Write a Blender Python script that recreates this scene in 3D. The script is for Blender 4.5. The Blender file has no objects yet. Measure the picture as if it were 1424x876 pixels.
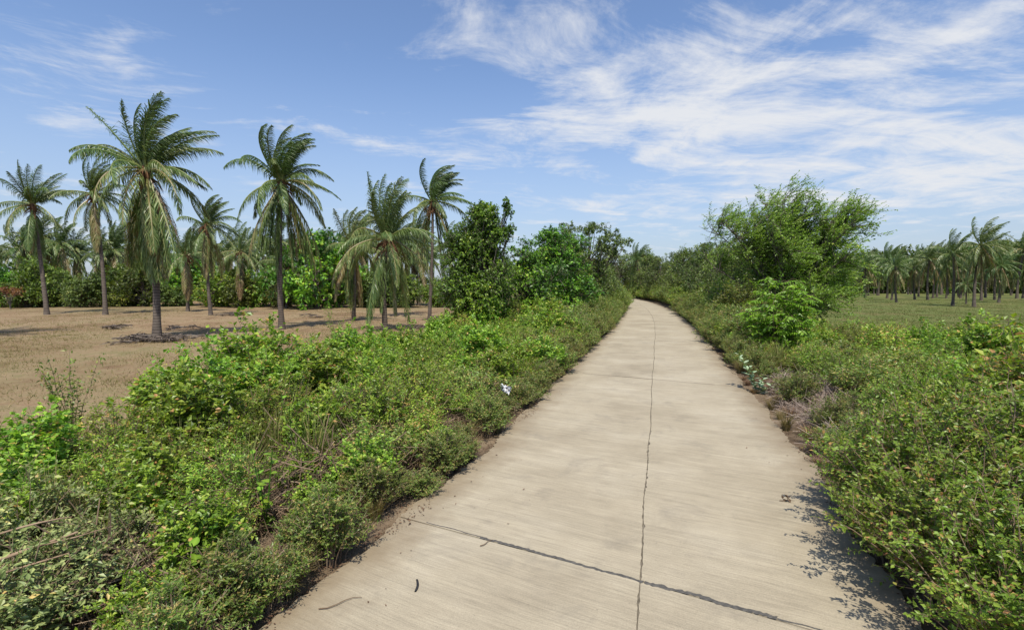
import bpy, math, random
import numpy as np
from math import radians, sin, cos, pi

# ------------------------------------------------------------------ camera
scene = bpy.context.scene
C = scene.collection
CAM_H, YAW, PITCH = 2.5, radians(15.9), math.atan(43.0 / 712.0)
cam_d = bpy.data.cameras.new('camera')
cam_d.sensor_width = 36.0
cam_d.lens = 18.0
cam_d.clip_start = 0.05
cam_d.clip_end = 5000.0
cam = bpy.data.objects.new('camera', cam_d)
C.objects.link(cam)
cam.location = (0, 0, CAM_H)
cam.rotation_euler = (radians(90) - PITCH, 0, YAW)
scene.camera = cam

# ------------------------------------------------------------------ sun, sky, exposure
SUN_EL = radians(62)
SUN_AZ = math.atan2(0.30, -0.95)              # clockwise from +Y: behind the camera, a little right
sun_vec = np.array([sin(SUN_AZ) * cos(SUN_EL), cos(SUN_AZ) * cos(SUN_EL), sin(SUN_EL)])
sd = bpy.data.lights.new('sun', 'SUN')
sd.energy = 4.3
sd.angle = radians(0.53)
sd.color = (1.0, 0.93, 0.80)
sun = bpy.data.objects.new('sun', sd)
C.objects.link(sun)
sun.location = (0, 0, 60)
from mathutils import Vector
sun.rotation_euler = Vector(tuple(sun_vec)).to_track_quat('Z', 'Y').to_euler()

scene.view_settings.view_transform = 'Standard'
scene.view_settings.look = 'None'
scene.view_settings.gamma = 1.0
scene.view_settings.exposure = 0.38
scene.view_settings.use_curve_mapping = False
scene.cycles.max_bounces = 7
scene.cycles.diffuse_bounces = 4
scene.cycles.transmission_bounces = 4
scene.cycles.use_denoising = True


class NT:
    """small node-tree writer"""
    def __init__(self, tree):
        self.t = tree
        tree.nodes.clear()

    def n(self, kind, **kw):
        nd = self.t.nodes.new(kind)
        for k, v in kw.items():
            setattr(nd, k, v)
        return nd

    def put(self, sock, v):
        if isinstance(v, bpy.types.NodeSocket):
            self.t.links.new(v, sock)
        else:
            sock.default_value = v

    def math(self, op, a, b=0.0, c=0.0, clamp=False):
        nd = self.n('ShaderNodeMath', operation=op, use_clamp=clamp)
        for s, v in zip(nd.inputs, (a, b, c)):
            self.put(s, v)
        return nd.outputs[0]

    def vmath(self, op, a, b=(0, 0, 0), scale=1.0):
        nd = self.n('ShaderNodeVectorMath', operation=op)
        self.put(nd.inputs[0], a)
        self.put(nd.inputs[1], b)
        self.put(nd.inputs[3], scale)
        return nd.outputs['Value'] if op in ('DOT_PRODUCT', 'LENGTH') else nd.outputs[0]

    def noise(self, vec, scale, detail=4.0, rough=0.55, dist=0.0, col=False):
        nd = self.n('ShaderNodeTexNoise')
        if vec is not None:
            self.put(nd.inputs['Vector'], vec)
        self.put(nd.inputs['Scale'], scale)
        self.put(nd.inputs['Detail'], detail)
        self.put(nd.inputs['Roughness'], rough)
        self.put(nd.inputs['Distortion'], dist)
        return nd.outputs['Color' if col else 'Fac']

    def mapr(self, v, a, b, c=0.0, d=1.0, smooth=False):
        nd = self.n('ShaderNodeMapRange')
        nd.clamp = True
        if smooth:
            nd.interpolation_type = 'SMOOTHSTEP'
        for s, x in zip(nd.inputs, (v, a, b, c, d)):
            self.put(s, x)
        return nd.outputs[0]

    def mix(self, fac, a, b, mode='MIX'):
        nd = self.n('ShaderNodeMix', data_type='RGBA', blend_type=mode)
        self.put(nd.inputs[0], fac)
        self.put(nd.inputs[6], a if isinstance(a, bpy.types.NodeSocket) else (*a, 1.0)[:4])
        self.put(nd.inputs[7], b if isinstance(b, bpy.types.NodeSocket) else (*b, 1.0)[:4])
        return nd.outputs[2]

    def ramp(self, fac, stops):
        nd = self.n('ShaderNodeValToRGB')
        cr = nd.color_ramp
        while len(cr.elements) < len(stops):
            cr.elements.new(0.5)
        for e, (p, c) in zip(cr.elements, stops):
            e.position = p
            e.color = (*c, 1.0)[:4]
        self.put(nd.inputs[0], fac)
        return nd.outputs[0]

    def attr(self, name):
        return self.n('ShaderNodeAttribute', attribute_name=name).outputs['Fac']

    def comb(self, x, y, z):
        nd = self.n('ShaderNodeCombineXYZ')
        for s, v in zip(nd.inputs, (x, y, z)):
            self.put(s, v)
        return nd.outputs[0]

    def sep(self, v):
        nd = self.n('ShaderNodeSeparateXYZ')
        self.put(nd.inputs[0], v)
        return nd.outputs


def pix_dir(px, py):
    x = (px - 712.0) / 712.0
    y = -(py - 438.0) / 712.0
    up = y * cos(PITCH) - sin(PITCH)
    fw = cos(PITCH) + y * sin(PITCH)
    v = np.array([x * cos(YAW) - fw * sin(YAW), x * sin(YAW) + fw * cos(YAW), up])
    return v / np.linalg.norm(v)


def sky_ae(px, py):
    d = pix_dir(px, py)
    return math.atan2(d[0], d[1]), math.asin(d[2])


def make_world():
    w = bpy.data.worlds.new('World')
    scene.world = w
    w.use_nodes = True
    g = NT(w.node_tree)
    out = g.n('ShaderNodeOutputWorld')
    bg = g.n('ShaderNodeBackground')
    bg.inputs['Strength'].default_value = 0.135
    g.t.links.new(bg.outputs[0], out.inputs[0])
    sky = g.n('ShaderNodeTexSky', sky_type='NISHITA')
    sky.sun_disc = False
    sky.sun_elevation = SUN_EL
    sky.sun_rotation = SUN_AZ
    sky.altitude = 0.0
    sky.air_density = 1.0
    sky.dust_density = 0.9
    sky.ozone_density = 3.0
    d = g.n('ShaderNodeTexCoord').outputs['Generated']
    sx, sy, sz = g.sep(d)
    az = g.math('ARCTAN2', sx, sy)
    el = g.math('ARCSINE', sz)
    # flat cloud deck coordinates
    zz = g.math('ADD', g.math('MAXIMUM', sz, 0.0), 0.10)
    u = g.math('DIVIDE', sx, zz)
    v = g.math('DIVIDE', sy, zz)
    p = g.comb(u, v, 0.0)
    warp = g.noise(p, 0.55, 3.0, 0.5, 0.0, True)
    wv = g.vmath('SCALE', g.vmath('SUBTRACT', warp, (0.5, 0.5, 0.5)), scale=1.1)
    pw = g.vmath('ADD', p, wv)
    # fibres run along one direction of the deck
    th = radians(28)
    a, b, _ = g.sep(pw)
    al = g.math('ADD', g.math('MULTIPLY', a, cos(th)), g.math('MULTIPLY', b, sin(th)))
    ac = g.math('SUBTRACT', g.math('MULTIPLY', b, cos(th)), g.math('MULTIPLY', a, sin(th)))
    fib = g.noise(g.comb(g.math('MULTIPLY', al, 0.42), g.math('MULTIPLY', ac, 1.7), 0.0), 1.6, 10.0, 0.68, 0.35)
    puff = g.noise(pw, 2.6, 9.0, 0.66, 0.3)
    big = g.noise(p, 0.33, 3.0, 0.5)
    tex = g.math('ADD', g.math('MULTIPLY', fib, 0.50), g.math('MULTIPLY', puff, 0.50))
    # where the cloud banks stand: (px, py, half width, half height, tilt, weight)
    banks = [(1090, 165, 300, 120, 6, 0.42), (930, 130, 190, 80, 24, 0.22), (740, 45, 150, 75, -5, 0.30),
             (1330, 235, 260, 62, 4, 0.34), (1345, 35, 120, 17, 24, 0.30), (1000, 30, 300, 40, 8, 0.10),
             (850, 292, 190, 22, -3, 0.22), (168, 54, 28, 20, 0, 0.20), (115, 172, 75, 16, -8, 0.20),
             (310, 212, 60, 14, -14, 0.22), (512, 197, 80, 11, -14, 0.26), (780, 150, 110, 45, 30, 0.16),
             (1150, 250, 200, 45, 4, 0.22), (640, 175, 120, 45, 20, 0.05), (900, 215, 80, 10, 28, 0.16),
             (20, 320, 160, 30, 0, 0.20)]
    mask = None
    for (px, py, hw, hh, tilt, wt) in banks:
        a0, e0 = sky_ae(px, py)
        a1, e1 = sky_ae(px + hw * cos(radians(tilt)), py - hw * sin(radians(tilt)))
        a2, e2 = sky_ae(px + hh * sin(radians(tilt)), py + hh * cos(radians(tilt)))
        m = np.linalg.inv(np.array([[a1 - a0, a2 - a0], [e1 - e0, e2 - e0]]))
        da = g.math('SUBTRACT', az, a0)
        de = g.math('SUBTRACT', el, e0)
        q1 = g.math('ADD', g.math('MULTIPLY', da, float(m[0, 0])), g.math('MULTIPLY', de, float(m[0, 1])))
        q2 = g.math('ADD', g.math('MULTIPLY', da, float(m[1, 0])), g.math('MULTIPLY', de, float(m[1, 1])))
        r2 = g.math('ADD', g.math('MULTIPLY', q1, q1), g.math('MULTIPLY', q2, q2))
        e = g.math('MULTIPLY', g.math('EXPONENT', g.math('MULTIPLY', r2, -1.1)), wt)
        mask = e if mask is None else g.math('ADD', mask, e)
    mask = g.math('MINIMUM', mask, 0.46)
    mask = g.math('ADD', mask, g.math('MULTIPLY', g.math('SUBTRACT', big, 0.5), 0.25))
    tex = g.math('ADD', g.math('MULTIPLY', g.math('SUBTRACT', tex, 0.5), 2.6), 0.5)
    dens = g.math('ADD', tex, mask)
    cl = g.mapr(dens, 0.58, 1.14, 0.0, 1.0, True)
    cl = g.math('POWER', cl, 0.8)
    # thin white veil low in the sky
    veil = g.mapr(el, -0.05, 0.42, 0.72, 0.0, True)
    tint = g.mix(1.0, sky.outputs[0], (0.93, 0.94, 1.0), 'MULTIPLY')
    col = g.mix(veil, tint, (2.5, 2.95, 3.75))
    col = g.mix(g.math('MULTIPLY', cl, 0.95), col, (4.6, 4.7, 4.9))
    g.t.links.new(col, bg.inputs['Color'])


make_world()

# ------------------------------------------------------------------ mesh helpers
def unit(a):
    return a / np.maximum(np.linalg.norm(a, axis=-1, keepdims=True), 1e-9)


class Acc:
    """collects vertices and faces of ONE mesh"""
    def __init__(self):
        self.v, self.t, self.q, self.a = [], [], [], []
        self.nv = 0

    def add(self, v, tris=None, quads=None, var=0.5):
        v = np.asarray(v, float).reshape(-1, 3)
        if tris is not None and len(tris):
            self.t.append(np.asarray(tris).reshape(-1, 3) + self.nv)
        if quads is not None and len(quads):
            self.q.append(np.asarray(quads).reshape(-1, 4) + self.nv)
        self.v.append(v)
        self.a.append(np.broadcast_to(np.asarray(var, float), (len(v),)))
        self.nv += len(v)

    def mesh(self, name, mat, smooth=False):
        v = np.concatenate(self.v)
        t = np.concatenate(self.t) if self.t else np.zeros((0, 3), int)
        q = np.concatenate(self.q) if self.q else np.zeros((0, 4), int)
        me = bpy.data.meshes.new(name)
        me.vertices.add(len(v))
        me.vertices.foreach_set('co', v.astype(np.float32).ravel())
        idx = np.concatenate([t.ravel(), q.ravel()]).astype(np.int32)
        me.loops.add(len(idx))
        me.loops.foreach_set('vertex_index', idx)
        n = len(t) + len(q)
        me.polygons.add(n)
        st = np.concatenate([np.arange(len(t)) * 3, len(t) * 3 + np.arange(len(q)) * 4]).astype(np.int32)
        me.polygons.foreach_set('loop_start', st)
        me.update(calc_edges=True)
        me.polygons.foreach_set('use_smooth', np.full(n, smooth))
        at = me.attributes.new('var', 'FLOAT', 'POINT')
        at.data.foreach_set('value', np.concatenate(self.a).astype(np.float32))
        me.materials.append(mat)
        return me


def leaves(acc, P, D, N, L, W, var, lod=2, droop=0.12):
    """ovate leaves: lod 2 = folded along the midrib, lod 1 = a kite of two triangles"""
    n = len(P)
    if n == 0:
        return
    D = unit(D)
    S = unit(np.cross(D, N))
    U = np.cross(S, D)
    L = np.broadcast_to(L, (n,))[:, None]
    W = np.broadcast_to(W, (n,))[:, None]
    tip = P + D * L - U * (L * droop)
    if lod == 2:
        mid = P + D * L * 0.5 - U * (W * 0.12)
        le = P + D * L * 0.42 + S * W * 0.5 + U * W * 0.12
        ri = P + D * L * 0.42 - S * W * 0.5 + U * W * 0.12
        v = np.stack([P, le, ri, tip, mid], 1).reshape(-1, 3)
        b = np.arange(n)[:, None, None] * 5
        t = np.array([[0, 4, 1], [1, 4, 3], [0, 2, 4], [4, 2, 3]])[None] + b
        acc.add(v, t.reshape(-1, 3), None, np.repeat(np.broadcast_to(var, (n,)), 5))
    else:
        le = P + D * L * 0.45 + S * W * 0.5
        ri = P + D * L * 0.45 - S * W * 0.5 + U * W * 0.1
        v = np.stack([P, le, ri, tip], 1).reshape(-1, 3)
        b = np.arange(n)[:, None, None] * 4
        t = np.array([[0, 3, 1], [0, 2, 3]])[None] + b
        acc.add(v, t.reshape(-1, 3), None, np.repeat(np.broadcast_to(var, (n,)), 4))


def tubes(acc, pts, rad, sides=4, var=0.5):
    """pts (n,k,3), rad (n,k)"""
    pts = np.asarray(pts, float)
    n, k, _ = pts.shape
    rad = np.broadcast_to(rad, (n, k))
    T = unit(np.gradient(pts, axis=1))
    ref = np.where(np.abs(T[..., 2:3]) > 0.9, np.array([1.0, 0, 0]), np.array([0, 0, 1.0]))
    A = unit(np.cross(T, ref))
    B = np.cross(T, A)
    ang = np.arange(sides) / sides * 2 * pi
    ring = (A[:, :, None] * np.cos(ang)[None, None, :, None] + B[:, :, None] * np.sin(ang)[None, None, :, None])
    v = pts[:, :, None] + ring * rad[:, :, None, None]
    base = (np.arange(n) * k * sides)[:, None, None]
    j = (np.arange(k - 1) * sides)[None, :, None]
    i = np.arange(sides)[None, None, :]
    i2 = (np.arange(sides) + 1) % sides
    i2 = i2[None, None, :]
    q = np.stack([base + j + i, base + j + i2, base + j + sides + i2, base + j + sides + i], -1)
    vv = np.broadcast_to(np.asarray(var, float), (n,)) if np.ndim(var) else np.full(n, var)
    acc.add(v.reshape(-1, 3), None, q.reshape(-1, 4), np.repeat(vv, k * sides))


def link(name, me, parent=None, loc=(0, 0, 0), rz=0.0, sc=1.0):
    o = bpy.data.objects.new(name, me)
    C.objects.link(o)
    o.location = loc
    o.rotation_euler = (0, 0, rz)
    o.scale = (sc, sc, sc) if np.ndim(sc) == 0 else sc
    if parent is not None:
        o.parent = parent
    return o


def tag(o, label, cat, group=None, kind=None):
    if label:
        o['label'] = label
    if cat:
        o['category'] = cat
    if group:
        o['group'] = group
    if kind:
        o['kind'] = kind
    return o


def thing(name, label, cat, loc, rz=0.0, sc=1.0, group=None):
    return tag(link(name, None, None, loc, rz, sc), label, cat, group)


# ------------------------------------------------------------------ materials
def new_mat(name):
    m = bpy.data.materials.new(name)
    m.use_nodes = True
    return m, NT(m.node_tree)


def leaf_mat(name, stops, rough=0.42, transl=0.36, spec=0.5, tone=0.42):
    """colour comes from a value stored per leaf, with a slow drift from plant to plant"""
    m, g = new_mat(name)
    var = g.attr('var')
    rnd = g.n('ShaderNodeObjectInfo').outputs['Random']
    pos = g.n('ShaderNodeNewGeometry').outputs['Position']
    dr = g.noise(pos, 0.8, 2.0, 0.5)
    k = g.math('ADD', var, g.math('MULTIPLY', g.math('SUBTRACT', dr, 0.5), 0.34))
    col = g.ramp(k, stops)
    br = g.math('ADD', 1.0 - tone * 0.5, g.math('MULTIPLY', rnd, tone))
    hsv = g.n('ShaderNodeHueSaturation')
    g.put(hsv.inputs['Hue'], g.math('ADD', 0.487, g.math('MULTIPLY', rnd, 0.030)))
    g.put(hsv.inputs['Value'], br)
    g.put(hsv.inputs['Color'], col)
    pb = g.n('ShaderNodeBsdfPrincipled')
    g.put(pb.inputs['Base Color'], hsv.outputs[0])
    g.put(pb.inputs['Roughness'], rough)
    g.put(pb.inputs['Specular IOR Level'], spec)
    tr = g.n('ShaderNodeBsdfTranslucent')
    tc = g.mix(1.0, hsv.outputs[0], (1.25, 1.3, 0.55), 'MULTIPLY')
    g.put(tr.inputs[0], tc)
    ms = g.n('ShaderNodeMixShader')
    g.put(ms.inputs[0], transl)
    g.t.links.new(pb.outputs[0], ms.inputs[1])
    g.t.links.new(tr.outputs[0], ms.inputs[2])
    out = g.n('ShaderNodeOutputMaterial')
    g.t.links.new(ms.outputs[0], out.inputs[0])
    return m


def plain_mat(name, c1, c2, scale=6.0, rough=0.85, bump=0.3, stretch=(1, 1, 1), use_var=False, bumpd=0.02):
    m, g = new_mat(name)
    pos = g.n('ShaderNodeTexCoord').outputs['Object']
    p = g.vmath('MULTIPLY', pos, stretch)
    f = g.attr('var') if use_var else g.noise(p, scale, 6.0, 0.6)
    col = g.mix(g.mapr(f, 0.0 if use_var else 0.3, 1.0 if use_var else 0.7), c1, c2)
    pb = g.n('ShaderNodeBsdfPrincipled')
    g.put(pb.inputs['Base Color'], col)
    g.put(pb.inputs['Roughness'], rough)
    g.put(pb.inputs['Specular IOR Level'], 0.25)
    if bump:
        bn = g.n('ShaderNodeBump')
        bn.inputs['Strength'].default_value = bump
        bn.inputs['Distance'].default_value = bumpd
        g.put(bn.inputs['Height'], g.noise(p, scale * 2.0, 5.0, 0.6))
        g.t.links.new(bn.outputs[0], pb.inputs['Normal'])
    out = g.n('ShaderNodeOutputMaterial')
    g.t.links.new(pb.outputs[0], out.inputs[0])
    return m


def trunk_mat():
    m, g = new_mat('palm_bark')
    pos = g.n('ShaderNodeTexCoord').outputs['Object']
    x, y, z = g.sep(pos)
    n = g.noise(pos, 3.0, 5.0, 0.6)
    ph = g.math('ADD', g.math('MULTIPLY', z, 48.0), g.math('MULTIPLY', n, 5.0))
    rings = g.math('MULTIPLY', g.math('ADD', g.math('SINE', ph), 1.0), 0.5)
    f = g.math('ADD', g.math('MULTIPLY', n, 0.7), g.math('MULTIPLY', rings, 0.3))
    col = g.ramp(f, [(0.25, (0.045, 0.034, 0.027)), (0.55, (0.105, 0.083, 0.066)), (0.8, (0.185, 0.155, 0.128))])
    pb = g.n('ShaderNodeBsdfPrincipled')
    g.put(pb.inputs['Base Color'], col)
    g.put(pb.inputs['Roughness'], 0.9)
    bn = g.n('ShaderNodeBump')
    bn.inputs['Strength'].default_value = 0.6
    bn.inputs['Distance'].default_value = 0.02
    g.put(bn.inputs['Height'], f)
    g.t.links.new(bn.outputs[0], pb.inputs['Normal'])
    out = g.n('ShaderNodeOutputMaterial')
    g.t.links.new(pb.outputs[0], out.inputs[0])
    return m


M = {}
M['shrub'] = leaf_mat('shrub_leaf', [(0.0, (0.069, 0.130, 0.015)), (0.35, (0.145, 0.262, 0.027)), (0.65, (0.305, 0.440, 0.046)),
                                     (0.86, (0.499, 0.578, 0.090)), (0.93, (0.537, 0.355, 0.117)), (1.0, (0.600, 0.355, 0.140))])
M['weed'] = leaf_mat('weed_leaf', [(0.0, (0.054, 0.101, 0.019)), (0.4, (0.128, 0.205, 0.035)), (0.68, (0.240, 0.319, 0.061)),
                                   (0.86, (0.358, 0.347, 0.100)), (1.0, (0.411, 0.282, 0.113))])
M['silver'] = leaf_mat('silvery_leaf', [(0.0, (0.077, 0.109, 0.030)), (0.5, (0.191, 0.237, 0.074)), (0.85, (0.441, 0.458, 0.167)),
                                        (1.0, (0.537, 0.336, 0.118))], 0.45, 0.2, 0.5)
M['reddish'] = leaf_mat('small_round_leaf', [(0.0, (0.068, 0.124, 0.015)), (0.45, (0.161, 0.259, 0.028)), (0.75, (0.278, 0.373, 0.049)),
                                             (0.88, (0.354, 0.337, 0.073)), (1.0, (0.422, 0.209, 0.087))])
M['vine'] = leaf_mat('vine_leaf', [(0.0, (0.043, 0.112, 0.014)), (0.45, (0.113, 0.246, 0.024)), (0.8, (0.286, 0.510, 0.043)),
                                   (1.0, (0.522, 0.600, 0.089))])
M['tree'] = leaf_mat('tree_leaf', [(0.0, (0.055, 0.092, 0.019)), (0.5, (0.133, 0.193, 0.042)), (0.85, (0.256, 0.317, 0.077)),
                                   (1.0, (0.400, 0.376, 0.120))])
M['feather'] = leaf_mat('feathery_leaf', [(0.0, (0.094, 0.173, 0.028)), (0.5, (0.204, 0.341, 0.046)), (0.85, (0.360, 0.521, 0.075)),
                                          (1.0, (0.543, 0.541, 0.108))])
M['bright'] = leaf_mat('bright_leaf', [(0.0, (0.079, 0.163, 0.014)), (0.5, (0.164, 0.301, 0.021)), (0.85, (0.268, 0.422, 0.035)),
                                       (1.0, (0.340, 0.435, 0.059))])
M['hedge'] = leaf_mat('hedge_leaf', [(0.0, (0.045, 0.075, 0.012)), (0.45, (0.103, 0.156, 0.022)), (0.8, (0.235, 0.298, 0.038)),
                                     (1.0, (0.414, 0.406, 0.081))])
M['orange'] = leaf_mat('orange_leaf', [(0.0, (0.108, 0.037, 0.017)), (0.5, (0.230, 0.091, 0.041)), (1.0, (0.270, 0.223, 0.116))])
M['pale'] = leaf_mat('pale_leaf', [(0.0, (0.13, 0.22, 0.11)), (0.6, (0.27, 0.37, 0.22)), (1.0, (0.46, 0.50, 0.36))], 0.6, 0.15, 0.25)
M['frond'] = leaf_mat('palm_leaf', [(0.0, (0.031, 0.061, 0.015)), (0.4, (0.073, 0.121, 0.028)), (0.62, (0.140, 0.197, 0.055)),
                                    (0.78, (0.236, 0.270, 0.087)), (0.90, (0.272, 0.230, 0.099)), (1.0, (0.219, 0.151, 0.071))],
                      0.42, 0.22, 0.5, 0.15)
M['drygrass'] = leaf_mat('dry_grass_blade', [(0.0, (0.079, 0.087, 0.024)), (0.4, (0.151, 0.124, 0.048)), (0.75, (0.238, 0.171, 0.088)),
                                             (1.0, (0.285, 0.200, 0.121))], 0.7, 0.25, 0.2)
M['redgrass'] = leaf_mat('red_dry_grass', [(0.0, (0.126, 0.073, 0.043)), (0.5, (0.225, 0.136, 0.085)), (1.0, (0.297, 0.224, 0.151))], 0.7, 0.2, 0.2)
M['grass'] = leaf_mat('grass_blade', [(0.0, (0.052, 0.081, 0.015)), (0.5, (0.109, 0.138, 0.028)), (0.8, (0.190, 0.180, 0.062)),
                                      (1.0, (0.257, 0.190, 0.095))], 0.6, 0.25, 0.25)
M['litter'] = leaf_mat('dead_leaf', [(0.0, (0.055, 0.030, 0.019)), (0.5, (0.12, 0.068, 0.042)), (1.0, (0.23, 0.150, 0.092))], 0.8, 0.05, 0.2)
M['stem'] = plain_mat('dry_stem', (0.115, 0.075, 0.048), (0.255, 0.190, 0.130), 9.0, 0.9, 0.0, use_var=True)
M['bark'] = plain_mat('tree_bark', (0.060, 0.048, 0.038), (0.185, 0.155, 0.125), 5.0, 0.9, 0.5, (1, 1, 0.25))
M['brush'] = plain_mat('dead_brush', (0.19, 0.140, 0.110), (0.42, 0.340, 0.285), 9.0, 0.9, 0.0, use_var=True)
M['log'] = plain_mat('dead_branch', (0.16, 0.105, 0.065), (0.36, 0.26, 0.175), 7.0, 0.9, 0.4, (1, 1, 1))
M['palmbark'] = trunk_mat()
M['husk'] = plain_mat('palm_fibre', (0.085, 0.045, 0.024), (0.19, 0.105, 0.055), 10.0, 0.95, 0.5)
M['debris'] = plain_mat('dead_frond', (0.075, 0.058, 0.047), (0.27, 0.225, 0.185), 9.0, 0.9, 0.0, use_var=True)
M['rubber'] = plain_mat('rubber', (0.012, 0.012, 0.013), (0.03, 0.03, 0.032), 30, 0.6, 0.2)
M['plastic'] = plain_mat('white_plastic', (0.72, 0.72, 0.74), (0.82, 0.82, 0.83), 8, 0.35, 0.3)
M['tar'] = plain_mat('joint_tar', (0.052, 0.050, 0.047), (0.125, 0.118, 0.105), 30, 0.85, 0.6)
M['crack'] = plain_mat('joint_dirt', (0.085, 0.072, 0.054), (0.19, 0.165, 0.125), 24, 0.95, 0.6)


def concrete_mat():
    m, g = new_mat('brushed_concrete')
    pos = g.n('ShaderNodeNewGeometry').outputs['Position']
    rnd = g.n('ShaderNodeObjectInfo').outputs['Random']
    x, y, z = g.sep(pos)
    # coordinates turned to the skew of the cross joints: broom strokes run across the lane
    ys = g.math('ADD', y, g.math('MULTIPLY', x, 0.22))
    warp = g.noise(pos, 0.7, 2.0)
    ysw = g.math('ADD', ys, g.math('MULTIPLY', warp, 0.10))
    st = g.noise(g.comb(g.math('MULTIPLY', x, 0.8), g.math('MULTIPLY', ysw, 16.0), 0.0), 1.0, 5.0, 0.62)
    st2 = g.noise(g.comb(g.math('MULTIPLY', x, 2.5), g.math('MULTIPLY', ysw, 60.0), 3.0), 1.0, 3.0, 0.6)
    band = g.noise(g.comb(g.math('MULTIPLY', x, 0.22), g.math('MULTIPLY', ys, 1.5), 7.0), 1.0, 3.0, 0.5)
    st3 = g.noise(g.comb(g.math('MULTIPLY', x, 0.45), g.math('MULTIPLY', ysw, 5.5), 11.0), 1.0, 6.0, 0.7)
    blot = g.noise(pos, 0.55, 5.0, 0.6)
    blot2 = g.noise(pos, 3.2, 9.0, 0.75)
    grit = g.noise(pos, 95.0, 3.0, 0.6)
    speck = g.noise(pos, 26.0, 4.0, 0.7)
    col = g.ramp(blot, [(0.30, (0.268, 0.229, 0.163)), (0.5, (0.328, 0.285, 0.207)), (0.70, (0.370, 0.327, 0.246))])
    k = g.math('ADD', 0.60, g.math('MULTIPLY', st, 0.46))
    k = g.math('ADD', k, g.math('MULTIPLY', g.math('SUBTRACT', st2, 0.5), 0.70))
    k = g.math('ADD', k, g.math('MULTIPLY', g.math('SUBTRACT', band, 0.5), 0.16))
    k = g.math('ADD', k, g.math('MULTIPLY', g.math('SUBTRACT', blot2, 0.5), 0.26))
    k = g.math('ADD', k, g.math('MULTIPLY', g.math('SUBTRACT', grit, 0.5), 0.75))
    k = g.math('ADD', k, g.math('MULTIPLY', g.math('SUBTRACT', rnd, 0.5), 0.06))
    k = g.math('ADD', k, g.math('MULTIPLY', g.math('SUBTRACT', st3, 0.5), 0.30))
    k = g.math('ADD', k, 0.17)
    col = g.mix(1.0, col, g.comb(k, k, k), 'MULTIPLY')
    # small dark chips and stains
    chips = g.mapr(speck, 0.64, 0.70)
    col = g.mix(g.math('MULTIPLY', chips, 0.45), col, (0.12, 0.10, 0.08))
    stain = g.mapr(g.noise(pos, 1.4, 7.0, 0.7, 0.6), 0.54, 0.68)
    col = g.mix(g.math('MULTIPLY', stain, 0.38), col, (0.17, 0.15, 0.12))
    # soil trodden in along the outer edges
    edge = g.attr('edge')
    en = g.math('ADD', edge, g.math('MULTIPLY', g.math('SUBTRACT', g.noise(pos, 2.3, 6.0, 0.65), 0.5), 0.9))
    soil = g.mapr(en, 0.46, 0.98)
    col = g.mix(g.math('MULTIPLY', soil, 0.85), col, g.mix(blot2, (0.155, 0.115, 0.072), (0.250, 0.200, 0.132)))
    pb = g.n('ShaderNodeBsdfPrincipled')
    g.put(pb.inputs['Base Color'], col)
    g.put(pb.inputs['Roughness'], 0.88)
    g.put(pb.inputs['Specular IOR Level'], 0.3)
    h = g.math('ADD', g.math('MULTIPLY', st, 0.5), g.math('ADD', g.math('MULTIPLY', st2, 0.5), g.math('MULTIPLY', grit, 0.25)))
    bn = g.n('ShaderNodeBump')
    bn.inputs['Strength'].default_value = 0.5
    bn.inputs['Distance'].default_value = 0.008
    g.put(bn.inputs['Height'], h)
    g.t.links.new(bn.outputs[0], pb.inputs['Normal'])
    out = g.n('ShaderNodeOutputMaterial')
    g.t.links.new(pb.outputs[0], out.inputs[0])
    return m


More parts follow.
